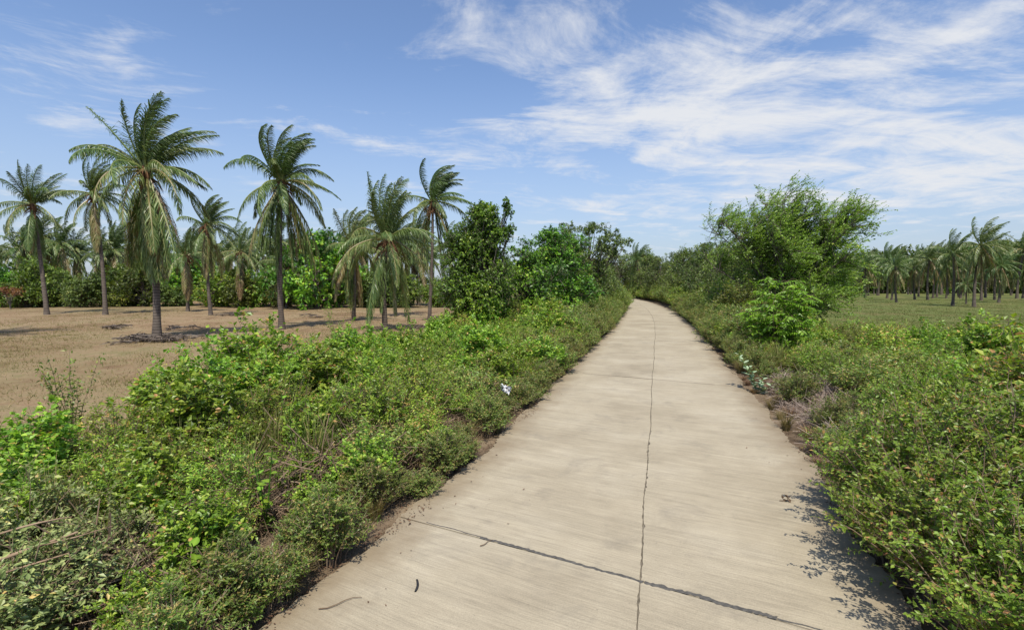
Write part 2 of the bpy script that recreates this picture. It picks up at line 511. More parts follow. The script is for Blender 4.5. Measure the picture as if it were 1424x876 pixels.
def ground_mat():
    m, g = new_mat('field_soil')
    pos = g.n('ShaderNodeNewGeometry').outputs['Position']
    n0 = g.noise(pos, 0.045, 4.0, 0.55)
    n1 = g.noise(pos, 0.23, 5.0, 0.6)
    n2 = g.noise(pos, 1.6, 6.0, 0.65)
    n3 = g.noise(pos, 11.0, 6.0, 0.7)
    n4 = g.noise(pos, 55.0, 3.0, 0.6)
    mixn = g.math('ADD', g.math('MULTIPLY', n1, 0.55), g.math('MULTIPLY', n2, 0.45))
    dry = g.ramp(mixn, [(0.36, (0.128, 0.080, 0.045)), (0.45, (0.205, 0.138, 0.080)), (0.53, (0.258, 0.187, 0.112)), (0.64, (0.200, 0.165, 0.085))])
    gpatch = g.mapr(g.math('ADD', g.math('MULTIPLY', n0, 0.6), g.math('MULTIPLY', n2, 0.4)), 0.50, 0.64)
    dry = g.mix(g.math('MULTIPLY', gpatch, 0.5), dry, (0.125, 0.118, 0.045))
    grn = g.ramp(mixn, [(0.38, (0.165, 0.125, 0.060)), (0.455, (0.130, 0.130, 0.044)), (0.53, (0.098, 0.128, 0.032)), (0.66, (0.135, 0.140, 0.050))])
    soil = g.ramp(n2, [(0.34, (0.085, 0.060, 0.038)), (0.5, (0.150, 0.110, 0.072)), (0.66, (0.225, 0.175, 0.120))])
    ga = g.math('ADD', g.attr('green'), g.math('MULTIPLY', g.math('SUBTRACT', n1, 0.5), 0.5))
    sa = g.math('ADD', g.attr('soil'), g.math('MULTIPLY', g.math('SUBTRACT', n2, 0.5), 0.7))
    col = g.mix(g.mapr(ga, 0.35, 0.65), dry, grn)
    col = g.mix(g.mapr(sa, 0.35, 0.65), col, soil)
    k = g.math('ADD', 0.30, g.math('ADD', g.math('MULTIPLY', n3, 0.85), g.math('MULTIPLY', n4, 0.55)))
    col = g.mix(1.0, col, g.comb(k, k, k), 'MULTIPLY')
    pb = g.n('ShaderNodeBsdfPrincipled')
    g.put(pb.inputs['Base Color'], col)
    g.put(pb.inputs['Roughness'], 0.95)
    g.put(pb.inputs['Specular IOR Level'], 0.15)
    bn = g.n('ShaderNodeBump')
    bn.inputs['Strength'].default_value = 0.8
    bn.inputs['Distance'].default_value = 0.05
    g.put(bn.inputs['Height'], g.math('ADD', g.math('MULTIPLY', n3, 0.6), g.math('MULTIPLY', n2, 1.0)))
    g.t.links.new(bn.outputs[0], pb.inputs['Normal'])
    out = g.n('ShaderNodeOutputMaterial')
    g.t.links.new(pb.outputs[0], out.inputs[0])
    return m


M['concrete'] = concrete_mat()
M['ground'] = ground_mat()


# ------------------------------------------------------------------ ground and road
def road_c(y):
    """x of the centre joint at distance y along the road"""
    y = np.asarray(y, float)
    s = np.maximum(y - 25.0, 0)
    return -0.10 - 0.00112 * s ** 2 - 0.0000045 * s ** 3


HALF_L, HALF_R = 2.36, 2.20


def near_w(y, side):
    """the concrete widens on one side and narrows on the other toward the near end"""
    return np.interp(y, [0, 3, 5, 8], [0.42, 0.32, 0.10, 0.0]) if side < 0 else np.interp(y, [0, 4, 5.5, 8], [-0.30, -0.24, -0.14, 0.0])


def ground_z(x, y):
    x = np.asarray(x, float)
    y = np.asarray(y, float)
    d = np.abs(x - road_c(np.clip(y, -30, 160)))
    f = np.clip((d - 2.6) / 4.0, 0, 1)
    h = 0.10 * np.sin(x * 0.23 + 1.3) * np.sin(y * 0.19 + 0.4) + 0.05 * np.sin(x * 0.71 + y * 0.53)
    return -0.055 + f * (0.02 + 0.55 * h)


def make_ground():
    u = np.linspace(-1, 1, 241)
    xs = 260 * np.sign(u) * (0.06 * np.abs(u) + 0.94 * np.abs(u) ** 3.2) * 3.4
    w = np.linspace(0, 1, 261)
    ys = -40 + 1100 * (0.10 * w + 0.90 * w ** 3.4)
    X, Y = np.meshgrid(xs, ys)
    Z = ground_z(X, Y)
    nx, ny = len(xs), len(ys)
    idx = np.arange(nx * ny).reshape(ny, nx)
    q = np.stack([idx[:-1, :-1], idx[:-1, 1:], idx[1:, 1:], idx[1:, :-1]], -1).reshape(-1, 4)
    a = Acc()
    a.add(np.stack([X, Y, Z], -1).reshape(-1, 3), None, q)
    me = a.mesh('ground', M['ground'], True)
    off = (X - road_c(np.clip(Y, -30, 160))).ravel()
    green = np.clip((off - 1.0) / 6.0, 0, 1)
    back = np.interp(Y.ravel(), [-10, 2, 7, 12, 16, 22, 60], [4, 4.6, 6.2, 8.5, 9.5, 8.5, 7.5])
    soil = np.where(off < 0, np.clip((back + off) / 2.0 + 0.5, 0, 1), np.clip((6.0 - off) / 3.0 + 0.3, 0, 1))
    for nm, val in (('green', green), ('soil', soil)):
        at = me.attributes.new(nm, 'FLOAT', 'POINT')
        at.data.foreach_set('value', val.astype(np.float32))
    o = link('ground', me)
    o['kind'] = 'structure'


make_ground()


def make_road():
    rng = np.random.default_rng(5)
    # bedding under the slabs carries the joints
    ys = np.arange(-8, 151, 1.0)
    c = road_c(ys)
    a = Acc()
    v = np.stack([np.stack([c - 2.25, ys, np.full_like(ys, -0.012)], 1), np.stack([c + 1.80, ys, np.full_like(ys, -0.012)], 1)], 1)
    n = len(ys)
    i = np.arange(n - 1)
    q = np.stack([2 * i, 2 * i + 1, 2 * i + 3, 2 * i + 2], 1)
    a.add(v.reshape(-1, 3), None, q)
    road = link('concrete_road', a.mesh('road_bed', M['crack'], True))
    road['kind'] = 'structure'
    joints = np.array([-5.2, 4.33 - 0.01, 13.85, 23.4, 33.0, 42.5, 52.0, 61.6, 71.2, 80.8, 90.4, 100, 112, 124, 136, 148])
    SK = 0.22
    for k in range(len(joints) - 1):
        for side in (-1, 1):
            nt, ns = (180 if k < 4 else 40), 9
            t = np.linspace(0, 1, nt)
            s = np.linspace(0, 1, ns) ** 0.8
            y0, y1 = joints[k] + 0.010, joints[k + 1] - 0.010
            half = HALF_L if side < 0 else HALF_R
            cj = 0.004 + 0.010 * rng.random(nt) ** 2.5 + 0.02 * (rng.random(nt) < 0.03)
            yy = (y0 + (y1 - y0) * t)[:, None] - side * SK * (s * half)[None, :]
            wob = 0.05 * np.sin(yy[:, -1:] * 1.7 + side) + 0.03 * np.sin(yy[:, -1:] * 4.1) + 0.012 * rng.normal(0, 1, (nt, 1)) + near_w(yy[:, -1:], side)
            off = cj[:, None] * (1 - s)[None, :] + (half + wob) * s[None, :]
            X = road_c(yy) + side * off + (0.012 * np.sin(yy * 0.8) + 0.008 * np.sin(yy * 2.9)) * (1 - s)[None, :]
            Z = np.zeros_like(X) + 0.002 * np.sin(yy * 0.9 + side)
            top = np.stack([X, yy, Z], -1)
            idx = np.arange(nt * ns).reshape(nt, ns)
            q = np.stack([idx[:-1, :-1], idx[:-1, 1:], idx[1:, 1:], idx[1:, :-1]], -1).reshape(-1, 4)
            if side < 0:
                q = q[:, ::-1]
            loop = np.concatenate([idx[0, :], idx[1:, -1], idx[-1, ::-1][1:], idx[::-1, 0][1:-1]])
            a = Acc()
            vv = top.reshape(-1, 3)
            low = vv[loop].copy()
            low[:, 2] = -0.10
            base = len(vv)
            m = len(loop)
            j = np.arange(m)
            j2 = (j + 1) % m
            wall = np.stack([loop[j2], loop[j], base + j, base + j2], 1)
            if side > 0:
                wall = wall[:, ::-1]
            a.add(np.concatenate([vv, low]), None, np.concatenate([q, wall]))
            me = a.mesh('road_slab', M['concrete'])
            e = np.concatenate([np.broadcast_to(s[None, :] ** 1.0, (nt, ns)).ravel(), np.ones(m)])
            at = me.attributes.new('edge', 'FLOAT', 'POINT')
            ed = np.clip((e * half - (half - 1.0)) / 1.0, 0, 1)
            at.data.foreach_set('value', ed.astype(np.float32))
            link('slab', me, road)

    def strip(name, path, width, mat, z=0.004):
        """ragged flat bead of joint filler"""
        path = np.asarray(path, float)
        n = len(path)
        T = unit(np.gradient(path, axis=0))
        S = np.stack([-T[:, 1], T[:, 0]], 1)
        wl = width * (0.5 + 0.9 * rng.random(n))
        wr = width * (0.5 + 0.9 * rng.random(n))
        L = path + S * wl[:, None]
        R = path - S * wr[:, None]
        zz = np.full(n, z)
        v = np.concatenate([np.c_[L, zz - 0.004], np.c_[path, zz + 0.002], np.c_[R, zz - 0.004]])
        i = np.arange(n - 1)
        q = np.concatenate([np.stack([i + n, i + n + 1, i + 1, i], 1), np.stack([i + 2 * n, i + 2 * n + 1, i + n + 1, i + n], 1)])
        a = Acc()
        a.add(v, None, q)
        link(name, a.mesh(name, mat, True), road)

    # tar in the cross joints: the near one is broad and ragged, from the middle of one lane to the other
    def cross(yj, x0, x1, wid, mat, n):
        x = np.linspace(x0, x1, n)
        w = np.convolve(rng.normal(0, 1, n + 8), np.ones(9) / 9, 'valid') * 0.02
        return np.stack([road_c(yj) + x, yj - 0.22 * x + w, ], 1), wid, mat

    for (yj, x0, x1, wd, mt, n) in [(4.32, -1.55, 0.02, 0.019, 'tar', 60), (4.32, 0.03, 1.0, 0.022, 'tar', 44), (4.32, 1.0, 1.75, 0.008, 'tar', 30),
                                    (4.32, -2.2, -1.5, 0.006, 'tar', 26), (13.85, -1.9, 1.5, 0.011, 'crack', 60), (23.4, -2, 1.8, 0.012, 'crack', 40),
                                    (33.0, -2, 1.9, 0.013, 'crack', 30)]:
        pth, w, mm = cross(yj, x0, x1, wd, mt, n)
        strip('joint_filler', pth, w, M[mm])


make_road()

# ------------------------------------------------------------------ palms
WIND = np.array([cos(YAW), sin(YAW), 0.0])


def frond(acc, rng, base, az, el, L, droop, wind, n=60, wmul=1.0, v0=0.35, lmax=0.95, hang=0.35):
    K = 13
    d = np.array([cos(az) * cos(el), sin(az) * cos(el), sin(el)])
    p = np.array(base, float)
    pts, tan = [p.copy()], [d.copy()]
    for i in range(K):
        t = (i + 1) / K
        d = d + np.array([0, 0, -1]) * droop * t / K * 4 + WIND * wind * t / K * 4
        d = d / np.linalg.norm(d)
        p = p + d * L / K
        pts.append(p.copy())
        tan.append(d.copy())
    pts, tan = np.array(pts), np.array(tan)
    tubes(acc, pts[None], (np.linspace(0.055, 0.010, K + 1) * (0.6 + 0.1 * L) * 1.1)[None], 4, min(0.98, v0 + 0.30))
    ts = np.linspace(0.13, 0.995, n)
    gi = np.linspace(0, 1, K + 1)
    P = np.stack([np.interp(ts, gi, pts[:, c]) for c in range(3)], 1)
    T = unit(np.stack([np.interp(ts, gi, tan[:, c]) for c in range(3)], 1))
    ref = np.array([-sin(az), cos(az), 0.0])
    S = unit(ref - (T @ ref)[:, None] * T)
    prof = np.clip(np.sin(pi * (0.16 + 0.80 * ts)), 0.05, 1) ** 0.7
    for sd in (-1, 1):
        m = n
        l = lmax * (L / 4.2) * prof * (0.85 + 0.3 * rng.random(m))
        j = rng.normal(0, 0.12, (m, 3))
        d1 = unit(S * sd * 0.75 + T * (0.45 + 0.5 * ts[:, None]) + np.array([0, 0, -hang * 0.7]) + WIND * wind * 1.2 + j)
        d2 = unit(d1 * 0.6 + np.array([0, 0, -hang * 1.7]) + WIND * wind * 1.6 + j * 0.8)
        w = 0.032 * wmul * (0.8 + 0.4 * rng.random(m))
        Wd = unit(T - d1 * np.sum(T * d1, 1, keepdims=True) + rng.normal(0, 0.25, (m, 3)))
        mid = P + d1 * (l * 0.5)[:, None]
        tip = mid + d2 * (l * 0.5)[:, None]
        w = w[:, None]
        v = np.stack([P - Wd * w * 0.45, P + Wd * w * 0.45, mid - Wd * w * 0.5, mid + Wd * w * 0.5, tip], 1).reshape(-1, 3)
        b = np.arange(m)[:, None, None] * 5
        t = np.array([[0, 1, 3], [0, 3, 2], [2, 3, 4]])[None] + b
        var = np.clip(v0 + rng.normal(0, 0.09, m) + 0.06 * ts, 0, 1)
        acc.add(v, t.reshape(-1, 3), None, np.repeat(var, 5))


def trunk_mesh(h, lean, r0, r1, rng, k=16, sides=12, bend=0.12):
    t = np.linspace(0, 1, k)
    ph = rng.random() * 6.28
    x = lean[0] * t ** 1.25 + bend * np.sin(t * pi) * cos(ph)
    y = lean[1] * t ** 1.25 + bend * np.sin(t * pi) * sin(ph)
    z = -0.15 + (h + 0.15) * t
    r0, r1 = r0 * 0.66, r1 * 0.66
    r = r1 + (r0 - r1) * (1 - t) ** 0.9 + 0.45 * r0 * np.exp(-t * h / 0.45)
    r = r * (1 + 0.05 * rng.normal(0, 1, k))
    a = Acc()
    tubes(a, np.stack([x, y, z], 1)[None], r[None], sides)
    return a.mesh('trunk', M['palmbark'], True), np.array([x[-1], y[-1], z[-1]])


def frond_plan(rng, n_up, n_mid, n_low, n_skirt, L, wind, dry=0.4):
    """list of (az, el, length, droop, wind, tone, hang)"""
    out = []
    ga = 2.39996
    k = rng.random() * 6.28
    for i in range(n_up):
        out.append((k + i * ga, radians(52 + 36 * rng.random()), L * (0.75 + 0.3 * rng.random()), 0.10 + 0.40 * rng.random(), wind * (0.6 + 1.0 * rng.random()), 0.30 + 0.12 * rng.random(), 0.35 + 0.4 * rng.random()))
    for i in range(n_mid):
        out.append((k + (i + n_up) * ga, radians(8 + 48 * rng.random()), L * (0.75 + 0.3 * rng.random()), 0.45 + 0.5 * rng.random(), wind * (0.4 + 0.9 * rng.random()), 0.36 + 0.14 * rng.random(), 0.7 + 0.5 * rng.random()))
    for i in range(n_low):
        out.append((k + (i + n_up + n_mid) * ga, radians(-40 + 45 * rng.random()), L * (0.85 + 0.25 * rng.random()), 0.7 + 0.6 * rng.random(), wind * 0.6 * rng.random(), 0.44 + 0.2 * rng.random(), 0.95))
    for i in range(n_skirt):
        tone = 0.74 + 0.2 * rng.random() if rng.random() < dry else 0.40 + 0.16 * rng.random()
        out.append((k + i * ga * 1.3, radians(-86 + 34 * rng.random() ** 1.3), L * (1.0 + 0.42 * rng.random()), 0.7, wind * 0.08, tone, 0.9))
    return out


def hero_palm(label, x, y, hc, lean, L, counts, wind, seed, r0=0.24, r1=0.13, dry=0.4, wmul=1.0, n=66, tone=0.0, lmax=0.92, group=None):
    rng = np.random.default_rng(seed)
    z0 = float(ground_z(x, y))
    root = thing('coconut_palm', label, 'palm tree', (x, y, z0), 0, 1, group)
    me, top = trunk_mesh(hc, lean, r0, r1, rng)
    link('trunk', me, root)
    r1 = r1 * 0.9
    for (az, el, ln, dr, wd, tn, hg) in frond_plan(rng, *counts, L, wind, dry):
        a = Acc()
        b = top + np.array([cos(az), sin(az), 0]) * 0.10 + np.array([0, 0, -0.35 if el < -0.5 else 0.0])
        frond(a, rng, b, az, el, ln, dr, wd, n, wmul, np.clip(tn + tone + rng.normal(0, 0.05), 0, 0.97), lmax, hg)
        link('frond', a.mesh('frond', M['frond']), root)
    # brown fibre and old leaf bases round the growing point
    a = Acc()
    t = np.linspace(0, 1, 7)
    tubes(a, np.stack([top[0] + 0 * t, top[1] + 0 * t, top[2] - 0.75 + 1.2 * t], 1)[None], (np.array([0.14, 0.20, 0.25, 0.25, 0.2, 0.12, 0.03]) * r1 / 0.13)[None], 9)
    m = 26
    az = rng.random(m) * 6.28
    zz = top[2] - 0.7 * rng.random(m)
    u = np.stack([np.cos(az), np.sin(az), -0.3 - 0.6 * rng.random(m)], 1)
    s = np.stack([top[0] + 0.15 * np.cos(az), top[1] + 0.15 * np.sin(az), zz], 1)
    pts = np.stack([s, s + u * 0.28, s + u * 0.5 + np.array([0, 0, -0.3])], 1)
    tubes(a, pts, np.array([0.04, 0.028, 0.008])[None] * np.ones((m, 1)), 4)
    link('leaf_bases', a.mesh('leaf_bases', M['husk'], True), root)
    return root


hero_palm('tall coconut palm with a long drooping frond skirt, dead fronds heaped at its foot', -22.3, 18.2, 7.8, (-0.35, 0.1), 3.6,
          (15, 12, 8, 36), 0.46, 11, 0.25, 0.15, 0.45)
hero_palm('tall coconut palm with hanging old fronds standing just behind the roadside thicket', -20.6, 24.4, 8.3, (0.25, 0.0), 3.5,
          (14, 9, 8, 20), 0.52, 23, 0.25, 0.14, 0.35, tone=-0.01)
hero_palm('short young coconut palm with long arching fronds, beside the tall vine-covered tree', -14.0, 24.4, 4.9, (0.1, 0.1), 3.5,
          (14, 8, 5, 5), 0.30, 37, 0.20, 0.15, 0.1, tone=0.09)
hero_palm('slim tall coconut palm with a ragged windblown crown rising behind the vine-covered tree', -15.0, 32.0, 8.1, (0.3, 0.1), 3.1,
          (13, 7, 5, 9), 0.6, 41, 0.18, 0.12, 0.5, tone=-0.10)
hero_palm('scruffy coconut palm with few fronds and a leafy creeper at the foot of its trunk', -20.0, 30.6, 5.1, (0.05, 0), 2.9,
          (7, 6, 5, 9), 0.30, 53, 0.20, 0.14, 0.8, tone=0.08)
hero_palm('tall slender coconut palm leaning toward the orange-leaved bush', -48.7, 30.2, 9.1, (-1.1, 0.1), 3.5,
          (10, 9, 6, 9), 0.32, 67, 0.25, 0.14, 0.35)
hero_palm('tall coconut palm with a leaning trunk and brown fibre under its crown', -44.0, 31.5, 10.0, (-1.0, 0.2), 3.3,
          (11, 8, 7, 9), 0.42, 71, 0.25, 0.14, 0.55)
hero_palm('stunted coconut palm with a short trunk and mostly brown hanging fronds', -42.5, 37.9, 5.2, (0.0, 0), 2.9,
          (5, 5, 5, 14), 0.28, 83, 0.22, 0.14, 0.85, tone=0.08)
hero_palm('middle-sized coconut palm with fronds blown to one side and a brown skirt', -35.6, 33.9, 7.4, (-0.1, 0), 3.0,
          (10, 6, 5, 10), 0.58, 97, 0.22, 0.14, 0.7, tone=-0.03)
hero_palm('small coconut palm with drooping yellow-green fronds standing against the hedge', -43.8, 45.4, 6.0, (0.4, 0), 3.6,
          (6, 6, 8, 8), 0.36, 101, 0.22, 0.14, 0.3, tone=0.07)
hero_palm('thin coconut palm half hidden behind the trunk of a taller palm at the hedge', -37.7, 45.4, 4.6, (0.0, 0), 3.0,
          (6, 6, 8, 10), 0.16, 113, 0.20, 0.13, 0.3, tone=0.05)
hero_palm('coconut palm at the outer edge of the dry field with only a frond reaching in', -31.6, 13.0, 9.1, (-0.4, 0), 4.3,
          (9, 11, 8, 6), 0.3, 127, 0.25, 0.15, 0.3)
hero_palm('slender palm behind the short young palm, its trunk just showing', -20.0, 36.5, 5.6, (0.15, 0), 3.2,
          (8, 7, 6, 6), 0.4, 131, 0.20, 0.13, 0.4)

# far palms: crown in one mesh, a few shapes shared by the copies
far_kinds = []
for k in range(7):
    rng = np.random.default_rng(300 + k)
    hc = [6.6, 7.4, 5.8, 7.0, 6.2, 7.8, 4.6][k]
    me, top = trunk_mesh(hc, (rng.normal(0, 0.35), rng.normal(0, 0.2)), 0.27, 0.19, rng, 9, 8, 0.15)
    a = Acc()
    plan = frond_plan(rng, 8, 8, 6, [5, 9, 6, 4, 8, 6, 4][k], [3.6, 3.8, 3.4, 3.7, 3.5, 3.9, 3.3][k], [0.55, 0.45, 0.6, 0.4, 0.5, 0.65, 0.35][k], 0.5)
    for (az, el, ln, dr, wd, tn, hg) in plan:
        frond(a, rng, top, az, el, ln, dr, wd, 34, 1.8, np.clip(tn + rng.normal(0, 0.07), 0, 0.97), 0.95, hg)
    far_kinds.append((me, a.mesh('crown', M['frond'])))


def far_palm(k, x, y, s, label, group, name='coconut_palm', rz=None):
    o = thing(name, label, 'palm tree', (x, y, float(ground_z(x, y))), rz or 0.0, s, group)
    link('trunk', far_kinds[k][0], o)
    link('crown', far_kinds[k][1], o)


FAR_LOOK = ['even-crowned palm in the %s', 'full-skirted palm in the %s', 'short-crowned windblown palm in the %s', 'sparse-skirted palm in the %s', 'low palm with brown skirt in the %s', 'tall windblown palm in the %s', 'stunted palm in the %s']
# the grove across the green field
grove = [(32, 83.3, 0.92, 4), (41.1, 96, 1.10, 0), (32.9, 71.1, 0.98, 3), (33.1, 67.3, 1.02, 1), (60.1, 109.8, 1.25, 5), (44.1, 128.5, 1.0, 0),
         (46.2, 129.1, 1.02, 1), (35.6, 94.4, 0.95, 3), (41, 100, 1.0, 4), (51.3, 98.9, 1.05, 0), (47.1, 94, 1.15, 1), (38.0, 79.0, 0.62, 6),
         (53.0, 88.0, 1.12, 5), (44.0, 84.0, 0.95, 2), (49.5, 80.5, 1.08, 3), (36.5, 108.0, 1.0, 0), (52.0, 118, 1.1, 5), (58.0, 96.0, 1.15, 1),
         (40.0, 118.0, 1.0, 2), (33.5, 112.0, 0.98, 4), (64.0, 92.0, 1.2, 0), (56.0, 78.0, 1.15, 3), (62.0, 84, 1.15, 1), (31.0, 101.0, 1.0, 2), (47.0, 108.0, 1.1, 3)]
rg = np.random.default_rng(55)
for i in range(34):
    px, dist = 1185 + 250 * rg.random(), 88 + 42 * rg.random()
    xr = (px - 712) / 712 * dist
    grove.append((xr * cos(YAW) - dist * sin(YAW), xr * sin(YAW) + dist * cos(YAW), 0.95 + 0.25 * rg.random(), int(rg.integers(6))))
for (x, y, s, k) in grove:
    far_palm(k, x, y, s * 0.88, FAR_LOOK[k] % ('grove across the green field, ' + ('front rank' if y < 90 else 'middle rank' if y < 105 else 'back rank')), 'palms in the grove across the green field')
# palms beyond the hedge of the dry field
rng = np.random.default_rng(8)
for i in range(46):
    t = (i + 0.5) / 46
    px = -30 + 660 * t + rng.normal(0, 8)
    dist = 62 + 26 * rng.random()
    xr = (px - 712) / 712 * dist
    x = xr * cos(YAW) - dist * sin(YAW)
    y = xr * sin(YAW) + dist * cos(YAW)
    far_palm(i % 7 if i % 7 != 6 else 2, x, y, 0.95 + 0.22 * rng.random(), FAR_LOOK[i % 7 if i % 7 != 6 else 2] % ('rank behind the dry-field hedge, ' + ('just behind' if dist < 75 else 'farther back')), 'palms behind the dry field hedge')
far_palm(3, -3.6, 99.0, 1.0, 'lone palm standing where the concrete road bends out of sight', None)


# ------------------------------------------------------------------ trees
def curve_to(p0, p1, k, sag, rng):
    t = np.linspace(0, 1, k)[:, None]
    mid = (p0 + p1) / 2 + sag + rng.normal(0, 0.06, 3) * np.linalg.norm(p1 - p0)
    return (1 - t) ** 2 * p0 + 2 * t * (1 - t) * mid + t ** 2 * p1


def clump_tree(name, label, loc, trunk_top, clumps, mat, seed, leafL=0.11, leafW=0.06, per=70, tr=0.13, group=None, rz=0, sc=1, up=0.4,
               droop=0.25, lod=1, cat='tree', tlen=0.75, nl=9, build=True, crownname='crown'):
    """tapered trunk with limbs out to leafy clumps; each clump is a burst of leafy twigs"""
    rng = np.random.default_rng(seed)
    cl = np.asarray(clumps, float)
    cen, rad = cl[:, :3], cl[:, 3]
    wood = Acc()
    tt = np.asarray(trunk_top, float)
    tp = curve_to(np.array([0, 0, -0.1]), tt, 8, np.array([0.1, 0, 0]), rng)
    tubes(wood, tp[None], np.linspace(tr * 1.35, tr * 0.6, 8)[None], 8)
    for c, r in zip(cen, rad):
        f = np.clip(0.25 + 0.6 * c[2] / max(tt[2], 0.1) * rng.random(), 0.15, 1.0)
        s = tp[int(f * 7)]
        pts = curve_to(s, c, 7, np.array([0, 0, -0.08 * np.linalg.norm(c - s)]), rng)
        tubes(wood, pts[None], np.linspace(tr * 0.45, 0.012, 7)[None], 5)
    fol = Acc()
    for c, r in zip(cen, rad):
        n = max(6, int(per * r ** 1.6))
        u = unit(rng.normal(0, 1, (n, 3)) + np.array([0, 0, 0.15]))
        s = c + u * (r * (0.15 + 0.45 * rng.random(n)))[:, None]
        ln = r * tlen * (0.5 + 0.8 * rng.random(n))
        d = unit(u + rng.normal(0, 0.35, (n, 3)) + np.array([0, 0, up]))
        e = s + d * ln[:, None]
        e[:, 2] -= droop * ln
        mid = s + d * (ln * 0.55)[:, None]
        tubes(wood, np.stack([s, mid, e], 1), np.array([0.010, 0.007, 0.003])[None] * np.ones((n, 1)), 3)
        f = (np.arange(nl) + 0.6)[None, :] / nl + rng.normal(0, 0.03, (n, nl))
        f = np.clip(f, 0, 1)[..., None]
        P = (1 - f) ** 2 * s[:, None] + 2 * f * (1 - f) * mid[:, None] + f ** 2 * e[:, None]
        T = unit(e - s)[:, None] + 0 * P
        R = unit(rng.normal(0, 1, (n, nl, 3)))
        sidev = unit(np.cross(T, R))
        D = T * 0.45 + sidev * 0.9 + np.array([0, 0, -0.15])
        N = np.array([0, 0, 0.9]) + 0.5 * u[:, None] + rng.normal(0, 0.45, (n, nl, 3))
        L = leafL * (0.6 + 0.7 * rng.random((n, nl)))
        var = np.clip(rng.normal(0.38, 0.16, (n, nl)) + 0.26 * (f[..., 0] - 0.5) + rng.normal(0, 0.17), 0, 1)
        leaves(fol, P.reshape(-1, 3), D.reshape(-1, 3), N.reshape(-1, 3), L.ravel(), L.ravel() * leafW / leafL, var.ravel(), lod)
    wm = wood.mesh('trunk', M['bark'], True)
    fm = fol.mesh(crownname, mat)
    if build:
        root = thing(name, label, cat, (loc[0], loc[1], float(ground_z(loc[0], loc[1]))), rz, sc, group)
        link('trunk', wm, root)
        link(crownname, fm, root)
    return wm, fm


def blob(rng, n, c, r, rr, top_bias=0.0, shell=0.5):
    u = unit(rng.normal(0, 1, (n, 3)))
    k = shell + (1 - shell) * rng.random(n)
    p = np.array(c) + u * k[:, None] * np.array(r)
    return np.c_[p, rr[0] + (rr[1] - rr[0]) * rng.random(n)]


rng = np.random.default_rng(21)
# vine-draped column by the dry field
cl = np.concatenate([blob(rng, 46, (0.05, 0, 2.3), (1.75, 1.5, 2.2), (0.45, 0.8)), blob(rng, 40, (-0.2, 0, 4.0), (1.25, 1.1, 1.2), (0.4, 0.7), shell=0.2),
                     blob(rng, 26, (0.2, 0, 5.3), (0.85, 0.8, 0.9), (0.28, 0.5), shell=0.1), blob(rng, 10, (0.9, 0, 4.6), (0.9, 0.6, 0.8), (0.25, 0.4)),
                     blob(rng, 6, (1.1, 0, 5.6), (0.7, 0.4, 0.4), (0.15, 0.25))])
cl[:, 2] = np.maximum(cl[:, 2], 0.35)
clump_tree('vine_covered_tree', 'tall dark tree smothered in glossy vines beside the short young palm', (-8.0, 22.3), (0.1, 0, 4.6), cl, M['vine'], 31,
           0.105, 0.075, 110, 0.15, lod=2, sc=(1.02, 1.02, 1.06))
cl = np.concatenate([blob(rng, 26, (0, 0, 1.9), (1.5, 1.2, 1.5), (0.4, 0.7)), blob(rng, 10, (-0.3, 0, 3.0), (1.2, 0.9, 0.6), (0.3, 0.5))])
cl[:, 2] = np.maximum(cl[:, 2], 0.35)
clump_tree('vine_covered_tree', 'lower vine-tangled bush joining the two tall vine-covered trees', (-6.6, 25.8), (0.1, 0, 2.4), cl, M['vine'], 33, sc=1.25, leafL=0.11, leafW=0.075, per=75, tr=0.1, lod=1)
cl = np.concatenate([blob(rng, 30, (0.1, 0, 2.2), (1.35, 1.2, 1.9), (0.4, 0.7)), blob(rng, 24, (-0.1, 0, 4.1), (1.25, 1.1, 1.0), (0.35, 0.65)),
                     blob(rng, 8, (0.0, 0, 5.1), (0.7, 0.6, 0.4), (0.25, 0.4))])
cl[:, 2] = np.maximum(cl[:, 2], 0.35)
clump_tree('vine_covered_tree', 'rounded vine-covered tree with a dark hollow side facing the concrete road', (-5.4, 28.6), (0.1, 0, 3.9), cl, M['vine'], 35,
           0.11, 0.075, 80, 0.14, lod=1, sc=(1.3, 1.3, 1.06))
# open crown behind it
cl = np.concatenate([blob(rng, 34, (0.2, 0, 6.0), (2.6, 2.2, 1.3), (0.35, 0.6)), blob(rng, 16, (2.4, 0, 5.6), (1.6, 1.0, 0.9), (0.25, 0.45)),
                     blob(rng, 14, (-1.8, 0, 4.9), (1.6, 1.2, 1.0), (0.35, 0.55)), blob(rng, 16, (0.6, 0, 3.6), (1.6, 1.4, 1.2), (0.4, 0.6))])
clump_tree('open_crowned_tree', 'loose open-crowned tree with sky showing between its branches, behind the rounded vine-covered tree', (-5.6, 40.0), (0.3, 0, 4.2), cl, M['tree'], 37,
           0.16, 0.085, 60, 0.13, lod=1, nl=9)


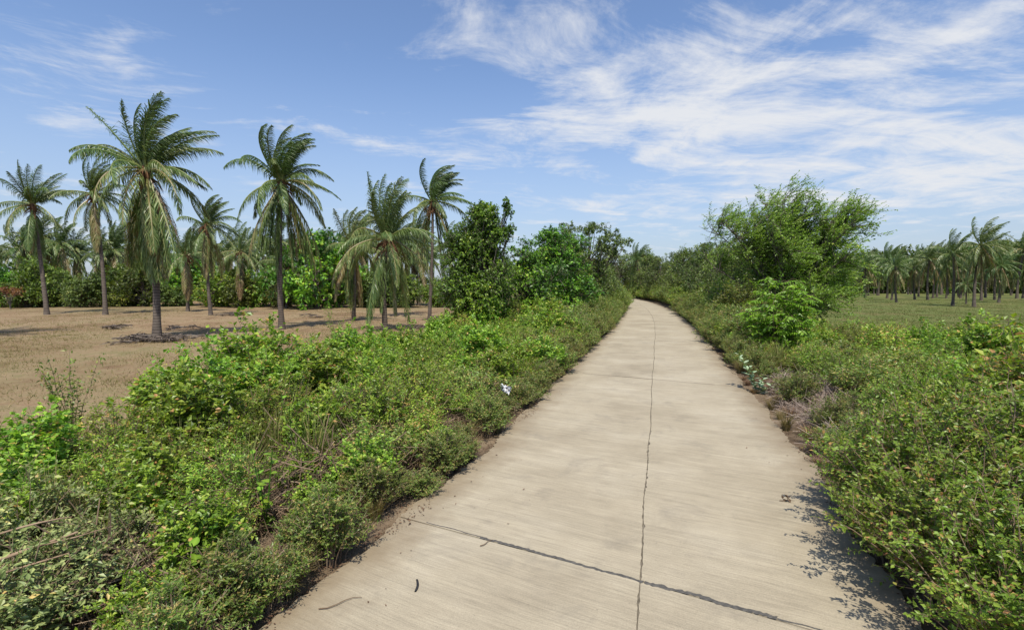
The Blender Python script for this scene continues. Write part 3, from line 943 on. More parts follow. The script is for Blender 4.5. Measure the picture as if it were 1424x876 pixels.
# the feathery tree, its boughs swept one way by the wind
def feathery():
    rng = np.random.default_rng(77)
    wood, fol = Acc(), Acc()
    nl = 44
    az = np.linspace(0, 2 * pi, nl, endpoint=False) + rng.normal(0, 0.2, nl)
    seg = []
    for i in range(nl):
        out = 1.2 + 3.8 * rng.random()
        hh = 7.9 - 0.07 * out ** 2 - 1.2 * rng.random()
        if i % 3 == 0:
            out, hh = (4.0 if cos(az[i] - YAW) < 0.35 else 3.0) + 1.4 * rng.random(), 1.2 + 3.4 * rng.random()
        p1 = np.array([cos(az[i]) * out, sin(az[i]) * out, hh]) - WIND * (0.2 + 0.5 * rng.random())
        pts = curve_to(np.array([rng.normal(0, 0.15), rng.normal(0, 0.15), 0.0]), p1, 10, np.array([0, 0, 0.5]) - 0.18 * np.array([p1[0], p1[1], 0]), rng)
        tubes(wood, pts[None], np.linspace(0.10, 0.018, 10)[None], 6)
        seg.append(pts)
    seg = np.array(seg)
    nb = 1300
    li = rng.integers(0, nl, nb)
    t = 0.22 + 0.78 * rng.random(nb) ** 0.6
    f = t * 9
    k = np.clip(f.astype(int), 0, 8)
    fr = (f - k)[:, None]
    s = seg[li, k] * (1 - fr) + seg[li, k + 1] * fr
    tan = unit(seg[li, k + 1] - seg[li, k])
    d = unit(tan * 0.7 + rng.normal(0, 0.6, (nb, 3)) + np.array([0, 0, 0.10]) + WIND * 0.35)
    ln = 0.8 + 1.1 * rng.random(nb)
    m = s + d * (ln * 0.5)[:, None]
    e = m + unit(d + WIND * 0.35 + np.array([0, 0, 0.05]))* (ln * 0.5)[:, None]
    tubes(wood, np.stack([s, m, e], 1), np.array([0.022, 0.014, 0.006])[None] * np.ones((nb, 1)), 4)
    # twigs on the branches, each a feather of leaflets
    nt = 8
    a = 0.15 + 0.85 * rng.random((nb, nt, 1))
    S = (1 - a) ** 2 * s[:, None] + 2 * a * (1 - a) * m[:, None] + a ** 2 * e[:, None]
    S = S.reshape(-1, 3)
    D = np.repeat(d, nt, 0)
    D = unit(D * 0.55 + rng.normal(0, 0.45, D.shape) + WIND * 0.85 + np.array([0, 0, 0.16]))
    TL = 0.45 + 0.5 * rng.random(len(S))
    E = S + D * TL[:, None]
    E[:, 2] -= 0.05
    tubes(wood, np.stack([S, E], 1), np.array([0.006, 0.003])[None] * np.ones((len(S), 1)), 3)
    q = 12
    g = ((np.arange(q) + 0.5) / q)[None, :, None]
    P = S[:, None] * (1 - g) + E[:, None] * g
    n = len(S)
    R = np.cross(D, np.array([0, 0, 1.0]))
    R = unit(R)
    sg = np.where(np.arange(q) % 2 == 0, 1, -1)[None, :, None]
    DD = R[:, None] * sg * 0.8 + D[:, None] * 0.6 + rng.normal(0, 0.25, (n, q, 3))
    N = np.array([0, 0, 1.0]) + rng.normal(0, 0.5, (n, q, 3))
    L = 0.17 * (0.6 + 0.6 * rng.random((n, q)))
    var = np.clip(rng.normal(0.45, 0.14, (n, 1)) + rng.normal(0, 0.12, (n, q)), 0, 1)
    leaves(fol, P.reshape(-1, 3), DD.reshape(-1, 3), N.reshape(-1, 3), L.ravel(), L.ravel() * 0.42, var.ravel(), 1)
    return wood.mesh('trunk', M['bark'], True), fol.mesh('crown', M['feather'])


fw, ff = feathery()
r_ = thing('feathery_tree', 'big feathery-leaved tree with windswept twigs overlooking the green field', 'tree', (7.2, 32.5, float(ground_z(7.2, 32.5))), 0, (0.82, 0.82, 0.95))
link('trunk', fw, r_)
link('crown', ff, r_)

# bank of trees along the far road
tree_kinds = []
for k in range(4):
    rg = np.random.default_rng(500 + k)
    cl = np.concatenate([blob(rg, 30, (0, 0, 2.6), (1.9, 1.9, 1.9), (0.5, 0.8)), blob(rg, 14, (0.3 * (k - 1), 0, 4.2), (1.3, 1.3, 0.9), (0.35, 0.6))])
    cl[:, 2] = np.maximum(cl[:, 2], 0.4)
    tree_kinds.append(clump_tree('', '', (0, 0), (0, 0, 3.2), cl, M['tree'] if k % 2 == 0 else M['hedge'], 600 + k, 0.15, 0.075, 46, 0.12, build=False, nl=8))


def tree_copy(k, x, y, rz, s, name, label, group, kinds=tree_kinds):
    o = thing(name, label, 'tree', (x, y, float(ground_z(x, y))), rz, s, group)
    link('trunk', kinds[k][0], o)
    link('crown', kinds[k][1], o)
    return o


rng = np.random.default_rng(91)
for (x, y, s, k) in [(5.2, 40, 0.95, 0), (4.9, 47, 1.15, 2), (6.8, 43, 1.05, 1), (4.2, 54, 1.2, 0), (6.5, 52, 1.3, 2), (3.0, 62, 1.2, 1), (5.8, 61, 1.4, 0), (2.6, 71, 1.25, 2),
                     (4.8, 72, 1.45, 3), (0.6, 80, 1.3, 0), (3.4, 84, 1.5, 2), (-1.0, 92, 1.4, 1), (2.0, 96, 1.6, 0), (-2.2, 104, 1.5, 2), (9.0, 56, 1.3, 1), (10.5, 48, 1.1, 3)]:
    tree_copy(k, x, y, rng.random() * 6.28, s * (0.94 + 0.12 * rng.random()), 'roadside_tree', 'grey-green bushy tree in the bank on the green-field side of the far road', 'bushy trees on the green-field side of the far road')
for (x, y, s, k) in [(-5.6, 33.5, 0.85, 1), (-6.4, 36.5, 1.0, 3), (-5.4, 45, 0.9, 0), (-5.2, 50, 0.9, 2), (-4.6, 116, 1.8, 1), (-1.5, 118, 1.9, 3), (-8.0, 108, 1.7, 0), (-3.0, 124, 2.0, 2), (-11, 118, 1.9, 1), (-6.5, 47, 0.95, 1), (-5.6, 54, 0.85, 3), (-8.5, 51, 1.2, 1), (-6.6, 61, 1.0, 0), (-9, 60, 1.25, 2), (-8.0, 69, 1.1, 3), (-8.6, 78, 1.15, 1), (-11, 75, 1.4, 0),
                     (-10, 87, 1.2, 2), (-12.5, 94, 1.4, 1), (-10.0, 103, 1.5, 3), (-6.6, 112, 1.7, 0), (-13, 66, 1.4, 3), (-10.5, 43, 0.9, 1), (-12.5, 38, 0.75, 3)]:
    tree_copy(k, x, y, rng.random() * 6.28, s * (0.94 + 0.12 * rng.random()), 'roadside_tree', 'dark green bushy tree on the dry-field side of the far road', 'bushy trees on the dry-field side of the far road')

# hedge trees closing the dry field
hedge_kinds = []
for k in range(5):
    rg = np.random.default_rng(700 + k)
    cl = np.concatenate([blob(rg, 34, (0, 0, 1.7), (2.7, 2.0, 1.7), (0.5, 0.9)), blob(rg, 14, (rg.normal(0, 0.8), 0, 3.2), (1.7, 1.4, 0.8), (0.45, 0.75))])
    cl[:, 2] = np.maximum(cl[:, 2], 0.45)
    hedge_kinds.append(clump_tree('', '', (0, 0), (0, 0, 2.6), cl, [M['hedge'], M['vine'], M['tree'], M['hedge'], M['shrub']][k], 710 + k, 0.22, 0.125, 36, 0.11, build=False, nl=8, up=0.2))


def cam_xy(px, dist):
    xr = (px - 712) / 712 * dist
    return xr * cos(YAW) - dist * sin(YAW), xr * sin(YAW) + dist * cos(YAW)


i = 0
for row, (d0, ds, step, s0) in enumerate([(55.5, 2.5, 36, 0.98), (59.5, 3.0, 40, 1.2)]):
    for px in np.arange(-40, 640, step):
        x, y = cam_xy(px + rng.normal(0, 7), d0 + ds * rng.random())
        s = s0 * (0.62 + 0.62 * rng.random())
        tree_copy(int(rng.integers(5)), x, y, rng.random() * 6.28, (s, s, s * (0.85 + 0.3 * rng.random())), 'hedge_tree', ['low spreading', 'lumpy', 'round-topped', 'broad', 'two-humped'][i % 5] + ' dark bushy tree in the ' + ['front', 'back'][row] + ' row of the dry-field hedge', 'hedge trees ending the dry field', hedge_kinds)
        i += 1
x, y = cam_xy(440, 53)
tree_copy(1, x, y, 1.0, (1.75, 1.75, 2.0), 'hedge_tree', 'tallest rounded dark tree bulging above the hedge of the dry field', None, hedge_kinds)
# orange-leaved bush in the hedge
rg = np.random.default_rng(44)
cl = blob(rg, 11, (0, 0, 1.75), (1.7, 0.9, 0.45), (0.3, 0.5))
clump_tree('orange_bush', 'bush with orange and pinkish leaves at the foot of the hedge', cam_xy(14, 52.3), (0, 0, 1.3), cl, M['orange'], 45, 0.22, 0.11, 30, 0.06, cat='bush', nl=7)
# wood behind the palm grove across the green field
i = 0
for row in range(2):
    for px in np.arange(1130, 1500, 20):
        dist = 138 + 10 * row + 5 * rng.random()
        x, y = cam_xy(px + rng.normal(0, 4), dist)
        s = np.interp(px, [1150, 1424], [2.4, 3.2]) * (0.8 + 0.35 * rng.random())
        tree_copy(i % 5, x, y, rng.random() * 6.28, (s * 0.8, s * 0.8, s * 1.05), 'woodland_tree', 'shadowy tree in the wood behind the palm grove', 'trees in the wood behind the palm grove', hedge_kinds)
        i += 1


# ------------------------------------------------------------------ shrubs
def shrub_meshes(seed, h, r, nst, ntw, nlf, leafL, ratio, mat, lod=2, tw=0.26, dry=0.04, base=0.42, heads=0.0, t0=0.22, stemvar=0.5, droop=0.10, upn=0.9):
    rng = np.random.default_rng(seed)
    K = 7
    az = rng.random(nst) * 2 * pi
    off = r * np.sqrt(rng.random(nst))
    ht = h * (1 - 0.42 * (off / r) ** 2) * (0.72 + 0.42 * rng.random(nst))
    out = np.stack([np.cos(az), np.sin(az), 0 * az], 1)
    b = out * (off * 0.28)[:, None] + rng.normal(0, 0.03, (nst, 3)) * np.array([1, 1, 0])
    t = np.linspace(0, 1, K)[None, :, None]
    pts = b[:, None] + out[:, None] * (off * 0.74)[:, None, None] * t ** 1.4 + np.array([0, 0, 1.0]) * ht[:, None, None] * (t * 1.15 - 0.15 * t ** 3)
    wob = np.cumsum(rng.normal(0, 0.018, (nst, K, 3)), 1) * t
    pts = pts + wob
    pts[:, 0, 2] = -0.05
    wood, fol = Acc(), Acc()
    tubes(wood, pts, np.linspace(0.0075, 0.0025, K)[None] * (0.7 + 0.6 * rng.random((nst, 1))), 4, np.clip(rng.normal(stemvar, 0.25, nst), 0, 1))
    # twigs
    n = nst * ntw
    si = np.repeat(np.arange(nst), ntw)
    tt = t0 + (1 - t0) * rng.random(n) ** 0.75
    f = tt * (K - 1)
    k = np.clip(f.astype(int), 0, K - 2)
    fr = (f - k)[:, None]
    s = pts[si, k] * (1 - fr) + pts[si, k + 1] * fr
    tan = unit(pts[si, k + 1] - pts[si, k])
    d = unit(tan * 0.45 + unit(rng.normal(0, 1, (n, 3)) * np.array([1, 1, 0.4])) * 0.85 + out[si] * 0.3 + np.array([0, 0, 0.28]))
    ln = tw * (1.25 - 0.55 * tt) * (0.5 + 0.9 * rng.random(n))
    m = s + d * (ln * 0.5)[:, None]
    e = s + unit(d + np.array([0, 0, 0.12]))* ln[:, None]
    e[:, 2] -= droop * ln
    tubes(wood, np.stack([s, m, e], 1), np.array([0.0030, 0.0022, 0.0012])[None] * np.ones((n, 1)), 3, np.clip(rng.normal(stemvar, 0.25, n), 0, 1))
    g = np.clip((np.arange(nlf) + 0.8)[None, :] / nlf + rng.normal(0, 0.04, (n, nlf)), 0.05, 1.02)[..., None]
    P = (1 - g) ** 2 * s[:, None] + 2 * g * (1 - g) * m[:, None] + g ** 2 * e[:, None]
    T = unit(e - s)
    R = unit(np.cross(T, np.array([0, 0, 1.0]) + rng.normal(0, 0.35, (n, 3))))
    sg = np.where(np.arange(nlf) % 2 == 0, 1.0, -1.0)[None, :, None]
    D = R[:, None] * sg * 0.85 + T[:, None] * 0.55 + rng.normal(0, 0.28, (n, nlf, 3)) + np.array([0, 0, -0.05])
    N = np.array([0, 0, upn]) + rng.normal(0, 0.42, (n, nlf, 3)) + 0.25 * out[si][:, None]
    L = leafL * (0.55 + 0.65 * rng.random((n, nlf)))
    keep = rng.random((n, nlf)) < 0.93
    var = np.clip(rng.normal(base, 0.13, (n, nlf)) + 0.22 * (g[..., 0] - 0.5) + rng.normal(0, 0.09, (n, 1)), 0, 0.86)
    var = np.where(rng.random((n, nlf)) < dry, 0.9 + 0.1 * rng.random((n, nlf)), var)
    kk = keep.ravel()
    leaves(fol, P.reshape(-1, 3)[kk], D.reshape(-1, 3)[kk], N.reshape(-1, 3)[kk], L.ravel()[kk], L.ravel()[kk] * ratio, var.ravel()[kk], lod)
    if heads > 0:
        hs = np.where(rng.random(nst) < heads)[0]
        if len(hs):
            q = 22
            tip = pts[hs, -1]
            o = rng.normal(0, 1, (len(hs), q, 3)) * np.array([0.05, 0.05, 0.035]) + np.array([0, 0, 0.03])
            P = (tip[:, None] + o).reshape(-1, 3)
            leaves(fol, P, rng.normal(0, 1, P.shape) + np.array([0, 0, 0.5]), rng.normal(0, 1, P.shape), 0.026, 0.014, 0.95 + 0.05 * rng.random(len(P)), 1)
    return wood.mesh('stems', M['stem']), fol.mesh('foliage', mat)


SH = {}
SH['leafy'] = [shrub_meshes(1000 + k, [1.35, 1.2, 1.5, 1.1, 1.3][k], [0.75, 0.8, 0.7, 0.75, 0.85][k], 56, 11, 9, [0.072, 0.060, 0.094, 0.066, 0.084][k], [0.56, 0.48, 0.66, 0.55, 0.72][k], M['shrub'], heads=[0, 0.18, 0, 0.25, 0.1][k]) for k in range(5)]
SH['weedy'] = [shrub_meshes(1100 + k, [0.85, 0.7, 1.0][k], [0.55, 0.6, 0.5][k], 60, 10, 9, 0.050, 0.46, M['weed'], dry=0.09, base=0.42, tw=0.2, heads=0.12, t0=0.25, stemvar=0.55) for k in range(3)]
SH['silver'] = [shrub_meshes(1200 + k, [0.95, 0.8][k], 0.6, 52, 10, 9, 0.058, 0.5, M['silver'], dry=0.02, base=0.45) for k in range(2)]
SH['round'] = [shrub_meshes(1300 + k, [1.25, 1.15, 0.95][k], [0.80, 0.9, 0.75][k], 90, 13, 10, 0.041, 0.62, M['reddish'], dry=0.07, base=0.46, tw=0.22, t0=0.12) for k in range(3)]
SH['sparse'] = [shrub_meshes(1500 + k, [1.05, 0.9, 1.2][k], [0.7, 0.75, 0.6][k], 62, 7, 7, 0.078, 0.52, [M['shrub'], M['weed'], M['shrub']][k], dry=0.13, base=0.50, tw=0.3, heads=0.2, t0=0.3, stemvar=0.6) for k in range(3)]
SH['far'] = [shrub_meshes(1400 + k, [1.7, 1.4, 1.9][k], [1.15, 1.2, 1.0][k], 56, 10, 8, 0.10, 0.5, [M['weed'], M['shrub'], M['hedge']][k], lod=1, tw=0.4, dry=0.08) for k in range(3)]

INFO = {
    'leafy': ('leafy_shrub', 'bright green broad-leaved shrub in the thicket between the concrete road and the dry field', 'broad-leaved shrubs of the dry-field thicket'),
    'leafyR': ('leafy_shrub', 'bright green broad-leaved shrub in the thicket between the concrete road and the green field', 'broad-leaved shrubs of the green-field thicket'),
    'weedy': ('weedy_shrub', 'olive fine-leaved weed with dry stems at the road edge on the dry-field side', 'fine-leaved weeds on the dry-field road edge'),
    'weedyR': ('weedy_shrub', 'olive fine-leaved weed with dry stems at the road edge on the green-field side', 'fine-leaved weeds on the green-field road edge'),
    'silver': ('silvery_shrub', 'grey-green shrub with pale shiny leaves beside the dead branches', 'silvery shrubs by the dead branches'),
    'round': ('small_leaved_shrub', 'yellow-green shrub of tiny rounded leaves with reddish tips in the green-field thicket', 'tiny-leaved shrubs of the green-field thicket'),
    'sparse': ('half_dry_shrub', '', 'half-dry straggly shrubs on the dry-field slope'),
    'sparseR': ('half_dry_shrub', '', 'half-dry straggly shrubs on the green-field side'),
    'farL': ('roadside_bush', 'dull green bush lining the far road on the dry-field side', 'bushes lining the far road on the dry-field side'),
    'farR': ('roadside_bush', 'dull green bush lining the far road on the green-field side', 'bushes lining the far road on the green-field side'),
}


LOOK = {'leafy': ['tall', 'seed-headed', 'upright', 'low seed-headed', 'wide'], 'weedy': ['middling', 'low spreading', 'tall'], 'silver': ['taller', 'lower'],
        'round': ['domed', 'spreading', 'low'], 'far': ['olive', 'bright', 'dark tall'], 'sparse': ['thin', 'straggly', 'tall thin']}
KIND = {'leafy': 'broad-leaved shrub', 'weedy': 'fine-leaved weed', 'silver': 'silvery shrub', 'round': 'tiny-leaved shrub', 'far': 'roadside bush', 'sparse': 'half-dry shrub'}


def where(x, y):
    off = x - float(road_c(y))
    if off < 0:
        side = 'dry-field'
        mark = ('near the tarred joint' if y < 6 else 'short of the white plastic bag' if y < 9 else 'just past the white plastic bag' if y < 13 else
                'before the vine-covered trees' if y < 20 else 'below the vine-covered trees' if y < 31 else 'below the open-crowned tree' if y < 43 else 'toward the road bend')
    else:
        side = 'green-field'
        mark = ('near the tarred joint' if y < 7 else 'by the reddish dead grass' if y < 11.5 else 'around the pale milkweed' if y < 15.5 else
                'around the vivid light green bush' if y < 23 else 'before the feathery tree' if y < 36 else 'past the feathery tree' if y < 50 else 'toward the road bend')
    d = abs(off) - 2.3
    row = 'at the concrete edge' if d < 0.8 else 'a step off the concrete' if d < 2.6 else 'deep in the thicket'
    return side, mark, row


def put_shrub(kind, k, x, y, s, rz, info=None, label=None):
    nm, lb, gp = INFO[info or kind]
    k = k % len(SH[kind])
    side, mark, row = where(x, y)
    if 'joint' in mark or 'bend' in mark:
        mark = side + ' side ' + mark
    lb = '%s %s %s, %s' % (LOOK[kind][k], KIND[kind], row, mark)
    o = thing(nm, label or lb, 'bush' if 'bush' in nm else 'shrub', (x, y, float(ground_z(x, y)) - 0.01), rz, s, None if label else gp)
    w, f = SH[kind][k]
    link('stems', w, o)
    link('foliage', f, o)
    return o


def scatter(rng, inside, bbox, spacing, tries=9000):
    pts = []
    for _ in range(tries):
        x = bbox[0] + (bbox[1] - bbox[0]) * rng.random()
        y = bbox[2] + (bbox[3] - bbox[2]) * rng.random()
        if not inside(x, y):
            continue
        sp = spacing(x, y) if callable(spacing) else spacing
        if all((x - a) ** 2 + (y - b) ** 2 > sp * sp for a, b in pts):
            pts.append((x, y))
    return pts


rng = np.random.default_rng(2024)


def back_l(y):
    return np.interp(y, [0, 2, 3, 7, 12, 16, 19, 22, 30], [-6.8, -6.8, -7.0, -7.7, -9.0, -9.3, -9.0, -9.2, -8.5])


def edge_l(y):
    return road_c(y) - HALF_L - near_w(y, -1)


L_in = lambda x, y: back_l(y) + 0.2 < x < edge_l(y) - 0.60 and y < 27
pl = scatter(rng, L_in, (-11.5, -2.6, -0.5, 27), lambda x, y: 0.60 + 0.020 * y)
for (x, y) in pl:
    de = edge_l(y) - x
    if y < 3.4 and -5.3 < x < -3.7:
        put_shrub('silver', int(rng.integers(2)), x, y, 0.70 + 0.25 * rng.random(), rng.random() * 6.28)
        continue
    s = np.interp(de, [0.7, 1.6, 3.0, 6.0], [0.72, 0.95, 1.04, 1.04]) * (0.80 + 0.36 * rng.random())
    if y > 12:
        s *= np.interp(y, [12, 18], [1.0, 1.08])
    s *= 0.82 + 0.36 * rng.random()
    s *= np.interp(y - 0.5 * (x + 5.0), [1.5, 4.5, 9.0], [0.64, 0.72, 1.0])
    if 9 < y < 20 and x < -5.0:
        s *= 0.72
    if rng.random() < np.interp(de, [0.5, 1.2, 2.4, 4.0], [0.40, 0.28, 0.12, 0.04]):
        put_shrub('sparse', int(rng.integers(3)), x, y, s * 1.12, rng.random() * 6.28)
    else:
        put_shrub('leafy', int(rng.integers(5)), x, y, s, rng.random() * 6.28)
# weeds at the edge of the concrete
for y in np.arange(1.6, 46, 0.44):
    yy = y + 0.15 * rng.normal()
    x = edge_l(yy) - 0.16 - 0.30 * rng.random()
    put_shrub('weedy', int(rng.integers(3)), x, yy, (0.52 + 0.42 * rng.random()) * np.interp(yy, [0, 10, 20, 40], [0.78, 0.85, 1.25, 1.4]), rng.random() * 6.28)
    if yy > 16 and rng.random() < 0.8:
        put_shrub('weedy', int(rng.integers(3)), x - 0.7, yy, (0.9 + 0.4 * rng.random()) * 1.25, rng.random() * 6.28)

# green-field side
def back_r(y):
    return np.interp(y, [0, 6, 10, 15, 20, 26, 34], [9.5, 9.5, 9.4, 9.2, 8.4, 7.2, 6.2])


R_in = lambda x, y: road_c(y) + HALF_R + np.interp(y, [0, 6, 7.5, 14, 16], [0.7, 0.75, 2.0, 1.9, 0.5]) < x < back_r(y) and y < 32 and not (y < 6.9 and x < 4.6 and y > 3.2)
pr = scatter(rng, R_in, (2.2, 9.6, 1.0, 32), lambda x, y: 0.58 + 0.014 * y)
for (x, y) in pr:
    de = x - HALF_R
    s = np.interp(de, [0.8, 2.5, 5], [0.70, 1.12, 1.14]) * (0.78 + 0.4 * rng.random())
    if y > 9 and de > 2.5:
        s *= 0.84
    s *= 0.68 + 0.60 * rng.random()
    if 16 < y < 20.5 and x < 5.2:
        s *= 0.55
    if rng.random() < 0.22:
        put_shrub('sparse', int(rng.integers(3)), x, y, s * 1.05, rng.random() * 6.28, 'sparseR')
    elif rng.random() < 0.45:
        put_shrub('round', int(rng.integers(3)), x, y, s, rng.random() * 6.28)
    else:
        put_shrub('leafy', int(rng.integers(5)), x, y, s * 0.98, rng.random() * 6.28, 'leafyR')
# the dense mound of small round leaves at the near edge
for (x, y, s, k) in [(2.62, 5.75, 1.0, 0), (3.25, 5.5, 1.16, 1), (2.45, 4.75, 0.92, 1), (3.2, 6.35, 1.08, 2), (4.0, 6.0, 1.15, 0), (2.5, 6.5, 0.82, 2), (3.4, 4.6, 1.15, 2), (2.4, 3.95, 0.85, 0), (4.3, 5.1, 1.12, 1), (2.28, 5.3, 0.6, 1), (2.32, 6.0, 0.55, 2), (3.0, 5.0, 1.05, 2), (2.9, 3.7, 0.9, 1)]:
    put_shrub('round', k, x - 0.10, y, s * 1.12, k * 2.1 + x, 'round')
for y in np.arange(15.5, 46, 0.5):
    yy = y + 0.15 * rng.normal()
    x = road_c(yy) + HALF_R + 0.30 + 0.3 * rng.random()
    put_shrub('weedy', int(rng.integers(3)), float(x), yy, (0.7 + 0.5 * rng.random()) * np.interp(yy, [15, 24, 40], [0.75, 1.1, 1.35]), rng.random() * 6.28, 'weedyR')
    if yy > 20:
        put_shrub('weedy', int(rng.integers(3)), float(x) + 0.8, yy, (0.9 + 0.5 * rng.random()) * 1.3, rng.random() * 6.28, 'weedyR')
for (x, y) in [(2.65, 8.2), (2.9, 9.7), (2.75, 11.4), (3.1, 12.6), (2.8, 14.6), (3.4, 10.6), (3.3, 8.9)]:
    put_shrub('weedy', int(rng.integers(3)), x, y, 0.55 + 0.3 * rng.random(), rng.random() * 6.28, 'weedyR')

for (x, y, sc_, k) in [(-7.6, 24.0, 1.0, 1), (-6.6, 24.6, 0.9, 2), (-5.6, 26.2, 0.9, 1), (-8.6, 25.6, 1.1, 2), (-6.2, 28.2, 0.9, 0), (-7.6, 28.5, 1.1, 2), (-4.4, 30.5, 0.8, 0), (-6.4, 31.5, 1.0, 2), (-9.8, 24.2, 0.8, 1)]:
    put_shrub('far', k, x, y, sc_, x * 3, 'farL')
# bushes along the far road
for y in np.arange(30, 112, 1.5):
    for side in (-1, 1):
        for rowk in range(2):
            yy = y + rng.normal() * 0.4
            off = (HALF_R if side > 0 else HALF_L) + 0.9 + 1.3 * rowk + 0.4 * rng.random() + (0.3 if y > 60 and side > 0 else 0) - (1.0 if y > 46 and side < 0 else 0)
            x = float(road_c(yy)) + side * off
            s = (0.62 + 0.35 * rng.random()) * (1.0 + 0.35 * rowk) * (1.35 if y > 50 else 1.1)
            put_shrub('far', int(rng.integers(3)), x, yy, s, rng.random() * 6.28, 'farR' if side > 0 else 'farL')


# ------------------------------------------------------------------ special plants
def bright_bush():
    """young bush of large drooping compound leaves"""
    rng = np.random.default_rng(64)
    wood, fol = Acc(), Acc()
    ns = 26
    az = rng.random(ns) * 6.28
    off = 1.25 * np.sqrt(rng.random(ns))
    ht = 2.55 * (1 - 0.4 * (off / 1.25) ** 2) * (0.7 + 0.35 * rng.random(ns))
    out = np.stack([np.cos(az), np.sin(az), 0 * az], 1)
    t = np.linspace(0, 1, 7)[None, :, None]
    pts = out[:, None] * off[:, None, None] * (0.15 + 0.85 * t ** 1.3) + np.array([0, 0, 1.0]) * ht[:, None, None] * t
    tubes(wood, pts, np.linspace(0.02, 0.006, 7)[None] * np.ones((ns, 1)), 5)
    n = ns * 15
    si = np.repeat(np.arange(ns), 15)
    f = np.tile(np.linspace(0.25, 1.0, 15), ns)
    k = np.clip((f * 6).astype(int), 0, 5)
    fr = (f * 6 - k)[:, None]
    s = pts[si, k] * (1 - fr) + pts[si, k + 1] * fr
    d = unit(rng.normal(0, 1, (n, 3)) * np.array([1, 1, 0.3]) + out[si] * 0.6 + np.array([0, 0, 0.45]))
    L = 0.50 + 0.25 * rng.random(n)
    m = s + d * (L * 0.5)[:, None]
    e = m + unit(d + np.array([0, 0, -0.55])) * (L * 0.5)[:, None]
    tubes(wood, np.stack([s, m, e], 1), np.array([0.006, 0.004, 0.002])[None] * np.ones((n, 1)), 3)
    q = 15
    g = ((np.arange(q) // 2 + 1.0) / (q // 2 + 1))[None, :, None]
    P = (1 - g) ** 2 * s[:, None] + 2 * g * (1 - g) * m[:, None] + g ** 2 * e[:, None]
    T = unit(e - s)
    R = unit(np.cross(T, np.array([0, 0, 1.0])))
    sg = np.where(np.arange(q) % 2 == 0, 1.0, -1.0)[None, :, None]
    D = R[:, None] * sg + T[:, None] * 0.45 + np.array([0, 0, -0.30]) + rng.normal(0, 0.1, (n, q, 3))
    N = np.array([0, 0, 1.0]) + rng.normal(0, 0.2, (n, q, 3))
    LL = 0.17 * (0.75 + 0.4 * rng.random((n, q)))
    var = np.clip(rng.normal(0.5, 0.15, (n, 1)) + rng.normal(0, 0.1, (n, q)), 0, 1)
    leaves(fol, P.reshape(-1, 3), D.reshape(-1, 3), N.reshape(-1, 3), LL.ravel(), LL.ravel() * 0.42, var.ravel(), 2)
    return wood.mesh('stems', M['stem']), fol.mesh('foliage', M['bright'])


w_, f_ = bright_bush()
o = thing('bright_bush', 'vivid light green bush of long drooping leaflets in front of the feathery tree', 'bush', (3.75, 18.4, float(ground_z(3.75, 18.4))), 0, (0.82, 0.82, 1.12))
link('stems', w_, o)
link('foliage', f_, o)


def big_leaf_mesh(L, W, mat, curl=0.15, name='leaf'):
    """a broad leaf with a sunk midrib and a pointed tip, along +X"""
    n = 7
    t = np.linspace(0, 1, n)
    w = W * 0.5 * np.sin(pi * np.clip(t, 0, 1) ** 0.75) ** 0.8
    z = -curl * L * t ** 2
    c = np.stack([L * t, 0 * t, z], 1)
    l = np.stack([L * t, w, z + 0.18 * w], 1)
    r = np.stack([L * t, -w, z + 0.18 * w], 1)
    v = np.concatenate([l, c, r])
    i = np.arange(n - 1)
    q = np.concatenate([np.stack([i + n, i + n + 1, i + 1, i], 1), np.stack([i + 2 * n, i + 2 * n + 1, i + n + 1, i + n], 1)])
    a = Acc()
    a.add(v, None, q, np.concatenate([np.full(n, 0.45), np.full(n, 0.85), np.full(n, 0.5)]))
    return a.mesh(name, mat, True)


def leaf_plant(name, label, loc, stems, leafmesh, lean, seed, ls=(0.8, 1.2), pitch=(0.1, 0.7)):
    rng = np.random.default_rng(seed)
    root = thing(name, label, 'plant', (loc[0], loc[1], float(ground_z(loc[0], loc[1]))))
    for (dx, dy, h, nlv) in stems:
        t = np.linspace(0, 1, 6)
        pts = np.stack([dx * t ** 1.3 + lean[0] * t, dy * t ** 1.3 + lean[1] * t, -0.05 + (h + 0.05) * t], 1)
        a = Acc()
        tubes(a, pts[None], np.linspace(0.009, 0.004, 6)[None], 5, 0.25)
        link('stem', a.mesh('stem', M['vine']), root)
        for i in range(nlv):
            f = 0.18 + 0.82 * (i + 0.5) / nlv
            p = np.array([np.interp(f, t, pts[:, c]) for c in range(3)])
            lf = link('leaf', leafmesh, root, tuple(p))
            lf.rotation_euler = (rng.normal(0, 0.25), -(pitch[0] + (pitch[1] - pitch[0]) * rng.random()), i * 2.4 + rng.normal(0, 0.3))
            s = (ls[0] + (ls[1] - ls[0]) * rng.random()) * (1.05 - 0.35 * f)
            lf.scale = (s, s, s)
    return root


